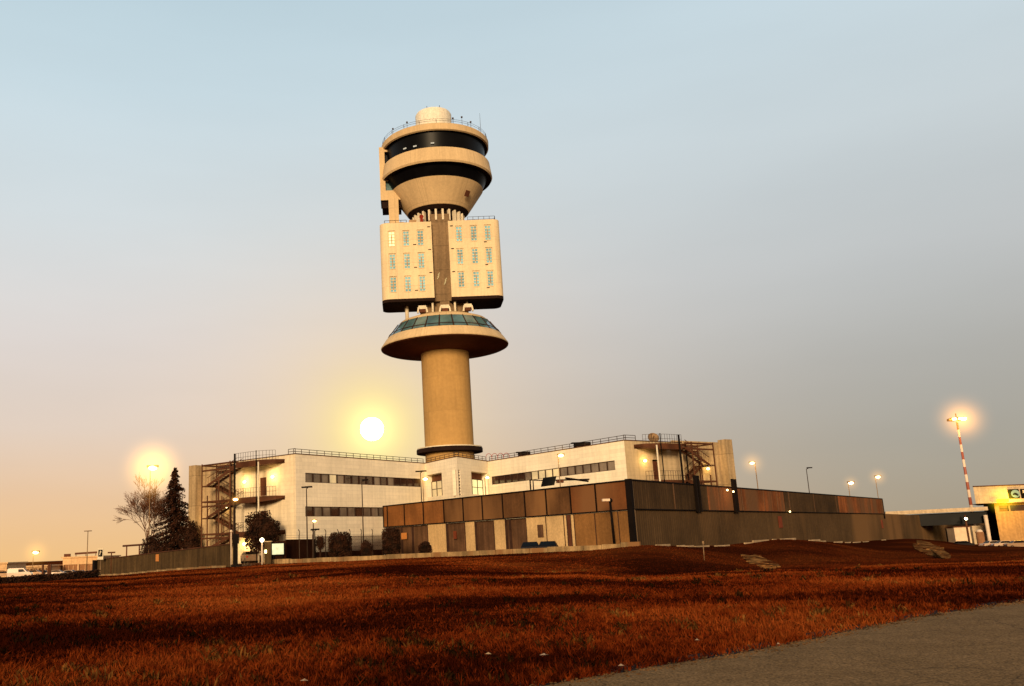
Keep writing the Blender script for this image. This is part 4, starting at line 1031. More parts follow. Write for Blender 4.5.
# high mast
p = at(960, 419, 262); q = at(972, 490, 262)
t = thing('floodlight_mast', (q.x, 262, -3.4), 'red and white banded floodlight mast with glowing crown', 'floodlight mast')
zt = p.z; z0 = -3.4; bx = q.x-1.0
mm_, nt_, N_, L_n = newmat('mast_red_and_white_bands'); o_n = N_.new('ShaderNodeOutputMaterial'); b_n = N_.new('ShaderNodeBsdfPrincipled'); L_n.new(b_n.outputs[0], o_n.inputs[0])
tc_n = N_.new('ShaderNodeTexCoord'); sx_n = N_.new('ShaderNodeSeparateXYZ'); L_n.new(tc_n.outputs['Object'], sx_n.inputs[0])
m1 = N_.new('ShaderNodeMath'); m1.operation = 'DIVIDE'; m1.inputs[1].default_value = 4.2; L_n.new(sx_n.outputs['Z'], m1.inputs[0])
m2 = N_.new('ShaderNodeMath'); m2.operation = 'FRACT'; L_n.new(m1.outputs[0], m2.inputs[0])
m3 = N_.new('ShaderNodeMath'); m3.operation = 'GREATER_THAN'; m3.inputs[1].default_value = .5; L_n.new(m2.outputs[0], m3.inputs[0])
m4 = N_.new('ShaderNodeMix'); m4.data_type = 'RGBA'; L_n.new(m3.outputs[0], m4.inputs[0]); m4.inputs[6].default_value = (.72, .55, .42, 1); m4.inputs[7].default_value = (.30, .07, .035, 1); L_n.new(m4.outputs[2], b_n.inputs['Base Color'])
MB().tube((bx, 262, z0), (bx, 262, zt), .5, .26, 14).build('pole', mm_, t)
cx = bx; MB().lathe([(.3, zt), (1.9, zt+.1), (1.9, zt+.35), (.3, zt+.35)], (cx, 262, 0), 20).tube((cx, 262, zt), (cx, 262, zt+1.6), .15).build('crown_ring', M['rail'], t)
for k in range(8):
    a_ = 2*PI*k/8; MB().box((cx+2.0*math.cos(a_), 262+2.0*math.sin(a_), zt-.1), (.8, .9, .55), a_).build('floodlight', M['mastlamp'] if k in (5, 6, 7, 0) else M['galv'], t)
halo(t, (cx+.8, 261, zt-.2), 10.5, (1, .42, .07), .42, 4)
# distant T mast at left
p = at(88, 531, 230); t = thing('distant_mast', (p.x, 230, -2), 'thin distant mast with a short flat head at the left', 'mast')
MB().tube((p.x, 230, -2), (p.x, 230, p.z), .13, .09, 6).build('pole', M['galv'], t); MB().box((p.x, 230, p.z), (1.8, .3, .18)).build('head', M['stair'], t)

# ------------------------------------------------------------------ vegetation
def leaves(mb, pts, s):
    for p in pts:
        a_ = Vector((random.gauss(0, 1), random.gauss(0, 1), random.gauss(0, 1))).normalized(); b_ = a_.orthogonal().normalized()
        c_ = a_.cross(b_); k = s*random.uniform(.6, 1.3); p = Vector(p)
        mb.face([p-b_*k, p-c_*k*.5, p+b_*k, p+c_*k*.5])
def bush(name, x0, x1, ytop, Y, label, cat, group=None, n=2200, trunk=.0, mt='shrub', boxy=.0, dz=0, leaf=.09, rag=.17):
    c = at((x0+x1)/2, ytop, Y); w_ = (at(x1, ytop, Y).x-at(x0, ytop, Y).x)/2; z0 = ground_z(c.x, Y)+dz
    t = thing(name, (c.x, Y, z0), label, cat, group); zc0 = z0+trunk; h = c.z-zc0; pts = []
    while len(pts) < n:
        v = Vector((random.uniform(-1, 1), random.uniform(-1, 1), random.uniform(-1, 1)))
        r = v.length if boxy < .5 else (abs(v.x)**4+abs(v.y)**4+abs(v.z)**4)**.25
        lump = 1+rag*noise.noise(Vector((v.x*2.2+x0, v.y*2.2, v.z*2.2)))+.08*noise.noise(v*6)
        if r > lump or r < .55: continue
        pts.append((c.x+v.x*w_, Y+v.y*w_*.8, zc0+h/2+v.z*h/2))
    mb = MB(); leaves(mb, pts, leaf); mb.build('foliage', M[mt], t)
    inner = MB().sphere((c.x, Y, zc0+h/2), .8, 8, 1); inner.v = [(c.x+(v[0]-c.x)*w_*.85, Y+(v[1]-Y)*w_*.65, zc0+h/2+(v[2]-zc0-h/2)*h/2*.95) for v in inner.v]
    inner.build('inner_foliage', M[mt], t)
    MB().tube((c.x, Y, z0-.2), (c.x, Y, zc0+h*.5), .12, .07).build('trunk', M['bark'], t)
    return t
bush('hedge', 328, 351.5, 532, 106.5, 'broad dark clipped hedge before the screened fence', 'hedge', 'dark bushes along the kerb', boxy=.9, n=5200, leaf=.1)
bush('bush', 360, 373, 540, 104, 'smaller dark bush right of the broad hedge', 'bush', 'dark bushes along the kerb', n=1600)
bush('hedge', 381.5, 400, 528, 110, 'tall dark rounded hedge at the left end of the panelled wall', 'hedge', 'dark bushes along the kerb', boxy=.6, n=5200, leaf=.1)
bush('bush', 417.5, 432, 541.5, 101, 'round dark bush before the panelled wall', 'bush', 'dark bushes along the kerb', n=1800)
bush('bush', 315, 325, 535, 107.3, 'small round bush left of the broad hedge', 'bush', 'dark bushes along the kerb', n=700, trunk=1.2)
bush('round_tree', 245, 279, 511, 111, 'dark round headed tree behind the gate under the balconies', 'tree', n=5200, trunk=1.2, leaf=.14, rag=.5)
bush('shrub', 180, 203, 520, 124, 'dark shrub at the right foot of the conifer', 'shrub', n=3000, leaf=.12)
bush('shrub', 140, 166, 534, 129, 'low dark shrub between bare tree and conifer', 'shrub', n=2600, leaf=.12)
# conifer
p = at(175, 467, 125); z0 = ground_z(p.x, 125); t = thing('conifer_tree', (p.x, 125, z0), 'tall dark conifer with drooping ragged branches behind the olive wall', 'tree')
H = p.z-z0; pts = []; br = MB()
for k in range(420):
    f_ = (k/420)**.85; z = z0+.8+f_*(H-1.0); a0_ = random.uniform(0, 2*PI); rad_ = 4.3*(1-f_)**.9*(1+.25*math.sin(a0_*3+f_*9))*random.uniform(.6, 1.15)+.12; a_ = a0_
    e_ = Vector((p.x+rad_*math.cos(a_), 125+rad_*math.sin(a_), z-.28*rad_)); s_ = Vector((p.x, 125, z+.1)); br.tube(s_, e_, .035, .01, 4, False)
    m_ = int(10+rad_*16)
    for j in range(m_):
        w_ = random.uniform(.1, 1.04); q = s_.lerp(e_, w_); q += Vector((random.gauss(0, .16), random.gauss(0, .16), random.gauss(-.06, .13)))*(.35+.75*(1-f_)); pts.append(q)
mb = MB(); leaves(mb, pts, .15); mb.build('crown', M['conifer'], t); br.build('branches', M['bark'], t); MB().tube((p.x, 125, z0-.3), (p.x, 125, z0+H), .22, .03).build('trunk', M['bark'], t)
# bare tree
p = at(147, 560, 131); z0 = ground_z(p.x, 131); t = thing('bare_tree', (p.x, 131, z0), 'leafless rounded tree with fine twigs left of the conifer', 'tree')
tw = MB(); 
def grow(a_, dr_, ln, r_, dep):
    b_ = a_+dr_*ln; tw.tube(a_, b_, max(r_, .014), max(r_*.7, .012), 5 if dep < 3 else 3, False)
    if dep >= 6: return
    for i in range(3 if dep < 4 else 3 if dep < 5 else 2):
        nd = (dr_+Vector((random.gauss(0, .36), random.gauss(0, .36), random.gauss(.08, .26)))).normalized(); grow(a_.lerp(b_, random.uniform(.55, 1)), nd, ln*random.uniform(.62, .88), r_*.62, dep+1)
base = Vector((p.x, 131, z0))
MB().tube(base-Vector((0, 0, .3)), base+Vector((0, 0, 4.6)), .2, .13).build('trunk', M['bark'], t)
for k in range(6): grow(base+Vector((0, 0, 2.6+.4*k)), Vector((math.cos(k*1.05)*.28+.06, math.sin(k*1.05)*.3, 1)).normalized(), 2.6, .06, 0)
tw.build('crown', M['twig'], t)
# low dark hedge strip far left
hd = MB(); pts = []
Hx0, Hx1 = at(-40, 575, 84).x, at(98, 575, 96).x
for k in range(9000):
    w_ = random.random(); X = Hx0+(Hx1-Hx0)*w_; Y = 84+12*w_+random.uniform(-.9, .9); g = ground_z(X, Y); hgt = .72+.2*noise.noise(Vector((X*.6, 0, 0)))
    pts.append((X, Y, g+random.random()*hgt))
leaves(hd, pts, .1); ho = hd.build('low_hedge', M['shrub'], None, (Hx0, 84, -.2)); tag(ho, 'low black hedge line below the far parked cars at the left', 'hedge')

# low structure behind the wall (pipe rail)
t = thing('pipe_gantry', tuple(at(155, 556, 131)), 'low horizontal pipe gantry behind the olive wall', 'gantry')
a0, a1 = at(123, 546, 133), at(188, 541.5, 128); gb = MB().tube(a0, a1, .13, n=8); gb.tube(a0+Vector((3, 0, -.6)), a1+Vector((0, 0, -.6)), .1, n=6); gb.build('pipe', M['reveal'], t)
gb = MB()
for k in range(5): q = a0.lerp(a1, (k+.3)/5); gb.tube(q-Vector((0, 0, 4)), q, .09, n=6)
gb.build('support', M['reveal'], t)

# canopy bits between wall and right wing
t = thing('yard_canopy', tuple(at(560, 486, 112)), 'flat roofed yard canopy with solar panel just above the panelled wall', 'canopy')
a0, a1, a2 = at(530, 480, 115), at(547, 480.5, 113), at(589, 480, 104)
cbm = MB().bar(a0, a1, .14).bar(a1, at(589, 479.3, 108), .16).bar(a0, a0-Vector((0, 0, 5)), .16).bar(at(533, 481, 114), at(533, 481, 114)-Vector((0, 0, 5)), .12); cbm.build('frame', M['black'], t)
q = at(549, 482.3, 110); MB().obox(q-Vector((1, 0, .5)), Vector((1.6, 0, .15)), Vector((.4, .5, 1.0)), Vector((0, -.1, .08))).build('solar_panel', M['bandglass'], t)
MB().bar(at(566, 478.2, 107), at(588, 481.2, 105), .3, .2).build('canopy_roof', M['black'], t)
MB().box(at(560, 481.5, 108), (.8, .5, .3)).build('red_box', M['reveal'], t)

# ------------------------------------------------------------------ cars
def car(X, Y, rz_, label, paint='carwhite', van=False, zoff=None, group='distant parked cars', detail=True, sc=1.0):
    z0 = ground_z(X, Y) if zoff is None else zoff
    t = thing('parked_car', (0, 0, 0), label, 'car' if not van else 'van', group); ORG[t.name] = Vector((0, 0, 0))
    L, W, Hh = (4.3, 1.75, 1.45) if not van else (5.0, 1.95, 2.05)
    prof = ([(-2.1, .3), (-2.15, .75), (-1.95, .98), (-1.25, 1.02), (-.65, 1.42), (.75, 1.45), (1.5, 1.0), (2.05, .9), (2.15, .6), (2.1, .3)] if not van
            else [(-2.45, .3), (-2.5, 1.1), (-2.4, 1.95), (-2.1, 2.05), (.8, 2.02), (1.5, 1.25), (2.35, 1.05), (2.5, .7), (2.45, .3)])
    def wd(z): return W/2*(1 if z < 1.0 else 1-.28*(z-1.0)/.5 if not van else 1-.12*(z-1.0))
    b = MB(); n_ = len(prof)
    for i in range(n_):
        (xa, za), (xb, zb_) = prof[i], prof[(i+1) % n_]; b.face([(xa, -wd(za), za), (xb, -wd(zb_), zb_), (xb, wd(zb_), zb_), (xa, wd(za), za)][::-1])
    for s_ in (-1, 1):
        f_ = [(x, s_*wd(z), z) for x, z in prof]; b.face(f_ if s_ < 0 else f_[::-1])
    b.build('body', M[paint], t)
    g = MB()
    for s_ in (-1, 1):
        q = [(-1.05, 1.05), (-.6, 1.37), (.68, 1.39), (1.25, 1.05)] if not van else [(-.2, 1.2), (-.2, 1.8), (.75, 1.8), (1.25, 1.25)]
        g.face([(x, s_*(wd(z)+.012), z) for x, z in q])
    if not van:
        g.face([(.86, -wd(1.4)+.08, 1.415), (1.45, -wd(1.0)+.08, 1.055), (1.45, wd(1.0)-.08, 1.055), (.86, wd(1.4)-.08, 1.415)]); g.face([(-.72, -wd(1.4)+.08, 1.40), (-1.2, -wd(1.02)+.08, 1.075), (-1.2, wd(1.02)-.08, 1.075), (-.72, wd(1.4)-.08, 1.40)])
    else: g.face([(.88, -wd(1.9)+.1, 1.97), (1.45, -wd(1.3)+.1, 1.34), (1.45, wd(1.3)-.1, 1.34), (.88, wd(1.9)-.1, 1.97)])
    g.build('windows', M['bandglass'], t)
    for xw in (-1.3, 1.3):
        for s_ in (-1, 1):
            wh = MB().tube((xw, s_*(W/2-.2), .32), (xw, s_*(W/2+.01), .32), .32, n=16).build('wheel', M['tyre'], t); MB().tube((xw, s_*(W/2), .32), (xw, s_*(W/2+.025), .32), .19, n=12).build('rim', M['galv'], wh)
    for s_ in (-1, 1): MB().box((2.1 if not van else 2.42, s_*W*.36, .68), (.12, .36, .16)).build('headlight', M['whitepaint'], t); MB().box((-2.1 if not van else -2.46, s_*W*.4, .8), (.12, .2, .2)).build('tail_light', M['redpaint'], t)
    t.location = (X, Y, z0); t.rotation_euler = (0, 0, rz_); t.scale = (sc,)*3
    return t
p = at(530, 541, 92.6); car(p.x, 92.6, -PI/2-.15, 'dark car parked before the tan panels, left of the pair', 'cardark', zoff=.18, group='dark cars by the panelled wall')
p = at(549.5, 541, 90.6); car(p.x, 91.6, -PI/2-.2, 'dark car parked before the tan panels, right of the pair', 'cardark', zoff=.18, group='dark cars by the panelled wall')
p = at(250, 552, 117); car(p.x, 117, 1.9, 'silver car parked beyond the open gate', 'carsilver', group='cars inside the gate')
for x_, Y, r_, pa, va, lb in ((20, 205, .2, 'carwhite', True, 'white van with dark glass, leftmost of the far parked vehicles'),
                          (33, 215, .1, 'carsilver', False, 'brownish car right of the white van at the left'),
                          (41, 222, .25, 'cardark', False, 'dark car between the brownish car and the pillars'),
                          (56, 215, .1, 'carwhite', False, 'white car before the gap between the far buildings'),
                          (69, 220, -.1, 'carwhite', False, 'pale car before the left half of the two storey far building'),
                          (79, 226, .1, 'carsilver', False, 'silver car before the middle of the two storey far building'),
                          (90, 222, .1, 'carsilver', False, 'silver car next to the end of the olive wall'),
                          (4, 225, .0, 'carsilver', False, 'silver car cut by the left picture edge')):
    q = at(x_, 573.5 if x_ < 30 else 572.5, Y); car(q.x, Y, r_, lb, pa, va, zoff=q.z-.9)
for x_, Y, pa, lb in ((992, 186, 'carwhite', 'white car nearest the pale canopy pole at the right'), (1004, 182, 'carwhite', 'white car before the orange wall of the terminal'), (1018, 178, 'carsilver', 'silver car before the terminal at the right picture edge'), (962, 196, 'cardark', 'dark car under the low canopy')):
    q = at(x_, 546, Y); car(q.x, Y, random.uniform(-.2, .2), lb, pa, False, zoff=q.z-.45, group='cars by the terminal')

# ------------------------------------------------------------------ far left buildings
def farbox(name, x0, x1, yt, yb, Y, depth, label, mt='farwall', wins=None, roofover=.4):
    a0 = at(x0, yt, Y); a1 = at(x1, yt, Y); zt = at((x0+x1)/2, yt, Y).z; zb_ = at((x0+x1)/2, yb, Y).z-1.5
    t = thing(name, ((a0.x+a1.x)/2, Y, zb_), label, 'building')
    holes = []
    W = a1.x-a0.x
    for (u0, u1, f0, f1) in (wins or []): holes.append((u0*W, u1*W, zb_+1.5+(zt-zb_-1.5)*f0, zb_+1.5+(zt-zb_-1.5)*f1))
    mb = MB().facade((a0.x, Y), (a1.x, Y), zb_, zt, holes, .5)
    mb.face([(a0.x, Y, zb_), (a0.x, Y+depth, zb_), (a0.x, Y+depth, zt), (a0.x, Y, zt)]); mb.face([(a1.x, Y, zb_), (a1.x, Y+depth, zb_), (a1.x, Y+depth, zt), (a1.x, Y, zt)]); mb.face([(a0.x, Y+depth, zb_), (a1.x, Y+depth, zb_), (a1.x, Y+depth, zt), (a0.x, Y+depth, zt)])
    mb.build('wall', M[mt], t)
    MB().box(((a0.x+a1.x)/2, Y+depth/2, zt+.15), (W+roofover*2, depth+roofover*2, .35)).build('roof', M[mt], t)
    for h in holes:
        f_ = MB(); x_, x2_, z_, z2_ = a0.x+h[0], a0.x+h[1], h[2], h[3]
        for k in range(4): f_.box((x_+(x2_-x_)*k/3, Y+.4, (z_+z2_)/2), (.12, .12, z2_-z_))
        f_.box(((x_+x2_)/2, Y+.41, z_+.06), (x2_-x_, .12, .12)); f_.box(((x_+x2_)/2, Y+.41, z2_-.06), (x2_-x_, .12, .12)); w_ = f_.build('window', M['farwall'], t)
        MB().box(((x_+x2_)/2, Y+.5, (z_+z2_)/2), (x2_-x_, .04, z2_-z_)).build('pane', M['farshade'], w_)
    return t
farbox('pavilion', 8, 50, 567, 575, 262, 14, 'long low cream pavilion with open bays behind the far cars', wins=[(.04, .12, .1, .8), (.16, .3, .1, .8), (.34, .5, .1, .8), (.54, .7, .1, .8), (.74, .86, .1, .8), (.9, .97, .1, .8)])
farbox('warehouse', 63, 98, 557.5, 575, 270, 20, 'two storey cream building with flat roof left of the olive wall', wins=[(.03, .42, .16, .62), (.46, .97, .05, .62)])
farbox('kiosk', -14, 7, 564, 576, 240, 12, 'small cream kiosk building at the left picture edge', wins=[(.5, .9, .2, .45)])
t = thing('roof_sign', tuple(at(67, 556, 272)), 'dark blank sign panel on the flat roof of the two storey far building', 'sign'); q0, q1 = at(64.2, 554, 272), at(70.5, 557.6, 272)
MB().box(((q0.x+q1.x)/2, 272, (q0.z+q1.z)/2), (q1.x-q0.x, .3, q0.z-q1.z)).build('panel', M['reveal'], t); MB().box(((q0.x+q1.x)/2, 272.4, q1.z-.3), (.2, .2, 1.6)).build('support', M['rail'], t)
t = thing('roof_sign', tuple(at(85, 554, 273)), 'long thin brown sign bar above the two storey far building', 'sign'); q0, q1 = at(75, 553.7, 273), at(97, 552.3, 273)
MB().bar(q0, q1, .3, .55).build('panel', M['reveal'], t); sp = MB()
for w_ in (.05, .5, .95): q = q0.lerp(q1, w_); sp.bar(q, q-Vector((0, 0, 2)), .15)
sp.build('support', M['rail'], t)
t = thing('pillar', tuple(at(44, 575, 205)), 'pair of thin dark pillars between the far pavilion and the two storey building', 'pillar')
for x_ in (43, 48.5, 50.5): q = at(x_, 566, 208); MB().box((q.x, 208, q.z-1.4), (.35, .35, 3.6)).build('post', M['stair'], t)
# parking sign with emblem
t = thing('parking_sign', tuple(at(100.5, 575, 132)), 'white sign board with a dark emblem above the left end of the olive wall', 'sign')
q0, q1 = at(97.8, 548.6, 132), at(103.2, 559.5, 132); cx, cz, w_, h_ = (q0.x+q1.x)/2, (q0.z+q1.z)/2, q1.x-q0.x, q0.z-q1.z
MB().box((cx, 132, cz), (w_, .08, h_)).build('board', M['white'], t)
pr = MB(); pr.box((cx, 131.93, cz+h_*.08), (w_*.72, .04, h_*.62)); pr.build('emblem_field', M['black'], t)
lt = MB(); lt.bar((cx-w_*.1, 131.89, cz-h_*.1), (cx+w_*.02, 131.89, cz+h_*.3), .1, .03).bar((cx+w_*.02, 131.89, cz+h_*.3), (cx+w_*.2, 131.89, cz+h_*.2), .1, .03).bar((cx+w_*.2, 131.89, cz+h_*.2), (cx-w_*.04, 131.89, cz+h_*.06), .1, .03); lt.build('emblem', M['white'], t)
MB().tube((cx, 132.1, -1.5), (cx, 132.1, cz-h_/2), .06).build('post', M['galv'], t)
t = thing('t_post', tuple(at(111.5, 560, 131)), 'short dark T shaped post above the olive wall right of the sign', 'post'); q = at(111.5, 552.5, 131); MB().box((q.x, 131, q.z), (1.0, .2, .2)).tube((q.x, 131, -1), (q.x, 131, q.z), .08).build('post', M['stair'], t)

# ------------------------------------------------------------------ terminal at right
YT = 215
t = thing('terminal_building', (at(1000, 545, YT).x, YT, -4), 'flat roofed terminal with pale fascia, orange wall and signs at the right edge', 'building')
x0 = at(970, 500, YT).x; xm = at(999.5, 520, YT).x; x9 = x0+60; zt = at(972, 487.3, YT).z; zf = at(985, 503.6, YT).z
MB().prism([(x0, YT-2), (x9, YT-2), (x9+16, YT+22), (x0+17, YT+22)], zf, zt).build('fascia', M['termwall'], t)
MB().prism([(x0-.3, YT-2.3), (x9, YT-2.3), (x9+16, YT+22.3), (x0+17, YT+22.3)], zt+.003, zt+.2).build('roof_edge', M['stair'], t)
xw = at(1003, 510, YT).x
wz0, wz1 = at(1012, 511, YT).z, at(1012, 505.2, YT).z
mb = MB().facade((xm, YT+1), (x9-1, YT+1), -5, zf, [(1.0, 3.2, wz0, wz1), (3.5, 7.5, wz0, wz1), (8.5, 14, wz0, wz1), (15, 24, wz0, wz1), (26, 34, wz0, wz1)], .3)
mb.face([(xm, YT+1, -5), (xm+13, YT+20, -5), (xm+13, YT+20, zf), (xm, YT+1, zf)]); mb.build('wall', M['termorange'], t)
for u0, u1, mm in ((1.0, 3.2, 'walltan'), (3.5, 7.5, 'panedark'), (8.5, 14, 'panedark'), (15, 24, 'panedark'), (26, 34, 'panedark')):
    w_ = MB().box((xm+(u0+u1)/2, YT+1.25, (wz0+wz1)/2), (u1-u0, .1, .12)).box((xm+u0+.06, YT+1.2, (wz0+wz1)/2), (.12, .12, wz1-wz0)).box((xm+u1-.06, YT+1.2, (wz0+wz1)/2), (.12, .12, wz1-wz0)).build('window', M['frame'], t)
    MB().box((xm+(u0+u1)/2, YT+1.32, (wz0+wz1)/2), (u1-u0, .04, wz1-wz0)).build('pane', M[mm], w_)
# recess
MB().box(((x0+3.3+xm)/2+5.9, YT+9, (zf-5)/2), (xm-x0-2.2, 1, zf+5-.05)).build('recess_back', M['bandglass'], t)
MB().face([(x0, YT, zf-.02), (xm, YT, zf-.02), (xm+12, YT+18, zf-.02), (x0+12.5, YT+18, zf-.02)]).build('recess_soffit', M['soffit'], t)
def tsign(xa, xb, ya, yb, mm, name, lab):
    s = thing(name, tuple(at((xa+xb)/2, yb, YT-2.3)), lab, 'sign'); q0, q1 = at(xa, ya, YT-2.25), at(xb, yb, YT-2.25); cx, cz, w_, h_ = (q0.x+q1.x)/2, (q0.z+q1.z)/2, q1.x-q0.x, q0.z-q1.z
    MB().box((cx, YT-2.2, cz), (w_, .3, h_)).build('board', M[mm], s); return s, cx, cz, w_, h_
s, cx, cz, w_, h_ = tsign(1007.8, 1020, 489.3, 498.3, 'black', 'airport_sign', 'pale blue sign with a dark swoosh on the terminal fascia')
el = MB().lathe([(0, 0), (1, 0)], (0, 0, 0), 28); el.v = [(cx+w_*.12+v[0]*w_*.42, YT-2.37, cz+v[1]*h_*.42) for v in el.v]; el.build('oval', M['bluesign'], s)
sw = MB()
for k in range(8):
    a_ = k/8; sw.bar((cx-w_*.15+a_*w_*.5, YT-2.4, cz-h_*.12+.12*h_*math.sin(a_*PI*1.2)), (cx-w_*.15+(a_+.125)*w_*.5, YT-2.4, cz-h_*.12+.12*h_*math.sin((a_+.125)*PI*1.2)), .03, .22+.25*math.sin(PI*a_))
sw.build('swoosh', M['black'], s)
s, cx, cz, w_, h_ = tsign(1020.4, 1040, 489.0, 497.6, 'black', 'airport_name_sign', 'black sign with white strokes cut by the right picture edge')
sw = MB()
for k, (dx, dz_) in enumerate(((-.38, .2), (-.26, .2), (-.14, .2), (0, .2), (.14, .2), (.3, .2))): sw.box((cx+dx*w_, YT-2.37, cz+h_*.22), (w_*.07, .03, h_*.3))
sw.build('lettering', M['whitepaint'], s)
s = thing('yellow_floodlight', tuple(at(1002.5, 501, YT-2.5)), 'vivid yellow floodlight under the terminal sign', 'floodlight'); q = at(1003, 500.5, YT-2.6)
MB().box(q, (2.3, .6, .7)).build('lamp', M['yellow'], s); MB().box(q+Vector((0, .4, .2)), (.4, .5, .3)).build('bracket', M['rail'], s); halo(s, q, 4.2, (1, .75, .02), .5)
plight(q+Vector((1, -1.5, -.6)), (1, .6, .05), 1800, .5)
# canopy / hangar between wall and terminal
t = thing('canopy', tuple(at(930, 520, 200)), 'long low dark canopy with pale roof edge leading to the terminal', 'canopy')
q0, q1 = at(884, 513.6, 205), at(985.5, 508.6, 200)
MB().bar(q0, q1, 3.0, .75).build('roof_edge', M['termwall'], t)
a0, a1 = q0-Vector((0, 0, .4)), q1-Vector((0, 0, .4))
MB().obox(a0-Vector((0, 0, 2.6)), a1-a0, Vector((0, 14, 0)), Vector((0, 0, 2.5))).build('underside', M['bandglass'], t)
for x_, y_, r_ in ((986.5, 522, .38), (967, 528, .2)):
    q = at(x_, y_, 199); MB().tube((q.x, 199, -5), (q.x, 199, at(x_, 512, 199).z-.6), r_, n=10).build('column', M['whitepaint'] if r_ > .3 else M['stair'], t)
q = at(966, 518.7, 197.5); MB().sphere(q, .28, 6).build('lamp', M['lampw'], t)
t = thing('shed', tuple(at(958, 530, 225)), 'pale low wall and van bay below the dark canopy', 'shed')
q0, q1 = at(950, 527.5, 225), at(967, 534, 225); MB().box(((q0.x+q1.x)/2, 225, (q0.z+q1.z)/2-1.5), (q1.x-q0.x, 3, q0.z-q1.z+3)).build('wall', M['whitepaint'], t)
MB().box(((q0.x+q1.x)/2, 224.9, q0.z+.1), (q1.x-q0.x+.4, 3.4, .2)).build('roof', M['reveal'], t)
q0, q1 = at(968, 526, 228), at(1000, 548, 228)
t = thing('storage_unit', ((q0.x+q1.x)/2, 228, -5), 'pale brown storage wall behind the canopy columns', 'shed'); MB().box(((q0.x+q1.x)/2, 228, (q0.z+q1.z)/2-1), (q1.x-q0.x, 3, q0.z-q1.z+2)).build('wall', M['termwall'], t)
MB().box(((q0.x+q1.x)/2, 226.3, q0.z-1.5), (q1.x-q0.x-1, .2, .15)).build('rail', M['reveal'], t)
q = at(979, 529, 196); t = thing('bollard', (q.x, 196, -4), 'reddish drum topped with white beside the canopy column', 'drum'); MB().tube((q.x, 196, -4.5), (q.x, 196, q.z-.6), .75, n=16).build('drum', M['farshade'], t); MB().sphere((q.x, 196, q.z-.5), .62, 8, .7).build('cap', M['whitepaint'], t)
q = at(1000, 547, 172); hb_ = MB(); pts = []
for k in range(5000):
    px_ = random.uniform(960, 1090); Y = random.uniform(166, 172); g = at(px_, 553, Y); pts.append((g.x, Y, g.z+random.uniform(-.6, .35+.4*noise.noise(Vector((px_*.2, 0, 0))))))
leaves(hb_, pts, .22); tag(hb_.build('scrub', M['shrub'], None, (q.x, 170, -3)), 'dark scrub in front of the cars by the terminal', 'scrub', kind='stuff')

# rubble patches on the bank, litter and tufts
def patch(x0, x1, y0, y1, label, tilt=0.0):
    name = 'rubble_patch'; b = MB(); cxp, cyp = (x0+x1)/2, (y0+y1)/2
    def hit(x, y):
        d_ = ray(x, y); t_ = 20.0
        while t_ < 250:
            q = Vector((0, 0, CZ))+d_*t_
            if q.z < ground_z(q.x, q.y)+.02: return q
            t_ += .25
        return None
    ring_ = []; rs_ = []
    for k in range(26):
        a_ = 2*PI*k/26; rr_ = .78+.35*noise.noise(Vector((math.cos(a_)*2.0+x0, math.sin(a_)*2.0, 0)))
        dx, dy = math.cos(a_)*(x1-x0)/2*rr_, math.sin(a_)*(y1-y0)/2*rr_
        h_ = hit(cxp+dx, cyp+dy+dx*tilt)
        if h_: ring_.append(Vector((h_.x, h_.y, ground_z(h_.x, h_.y)+.05)))
    c_ = sum(ring_, Vector())/len(ring_); c_.z = ground_z(c_.x, c_.y)+.1
    for k in range(len(ring_)): b.face([c_, ring_[k], ring_[(k+1) % len(ring_)]])
    for k in range(70):
        q = c_.lerp(random.choice(ring_), random.random()**.6); s_ = random.uniform(.08, .3); g_ = ground_z(q.x, q.y); b.box((q.x, q.y, g_+s_*.2), (s_*1.4, s_, s_*.7), random.random()*3)
    tag(b.build(name, M['rubble']), label, 'rubble', 'stony patches on the bank')
patch(738, 784, 555, 569, 'stony bare patch at the foot of the bank left of the wall end', .28)
patch(908, 956, 542, 558, 'stony bare patch on the bank below the end of the corrugated wall', .33)
for i, (x_, y_, s_, lb) in enumerate(((545, 657, .16, 'white litter scrap in the grass near the lower middle'), (622, 668, .1, 'tiny white litter scrap close to the road edge'), (698, 642, .1, 'small pale litter scrap right of centre in the grass'), (305, 683, .12, 'pale litter scrap at the very bottom of the field'), (779, 646, .06, 'tiny litter speck beside the road'), (489, 656, .12, 'brownish crumpled scrap left of the white litter'))):
    g = atz(x_, y_, .04); b = MB(); s_ *= .5
    b.face([g+Vector((-s_, -.3*s_, .03)), g+Vector((0, -s_*.4, .03)), g+Vector((s_*.8, s_*.1, .02)), g+Vector((-.1*s_, s_*.4, .05))]); b.face([g+Vector((0, -s_*.4, .03)), g+Vector((s_, -s_*.5, .03)), g+Vector((s_*.8, s_*.1, .02))])
    tag(b.build('litter', M['litter'] if i < 5 else M['concrete'], None, tuple(g)), lb, 'litter', 'scraps of litter in the grass')

# ------------------------------------------------------------------ sun and sky
SD = ray(372, 429).normalized()
sp_ = Vector((0, 0, CZ))+SD*2600
so = MB().sphere(tuple(sp_), 2600*11.5/FL/ray(372, 429).length*1.0, 24).build('sun', M['sunm'], None, tuple(sp_)); tag(so, kind='structure')

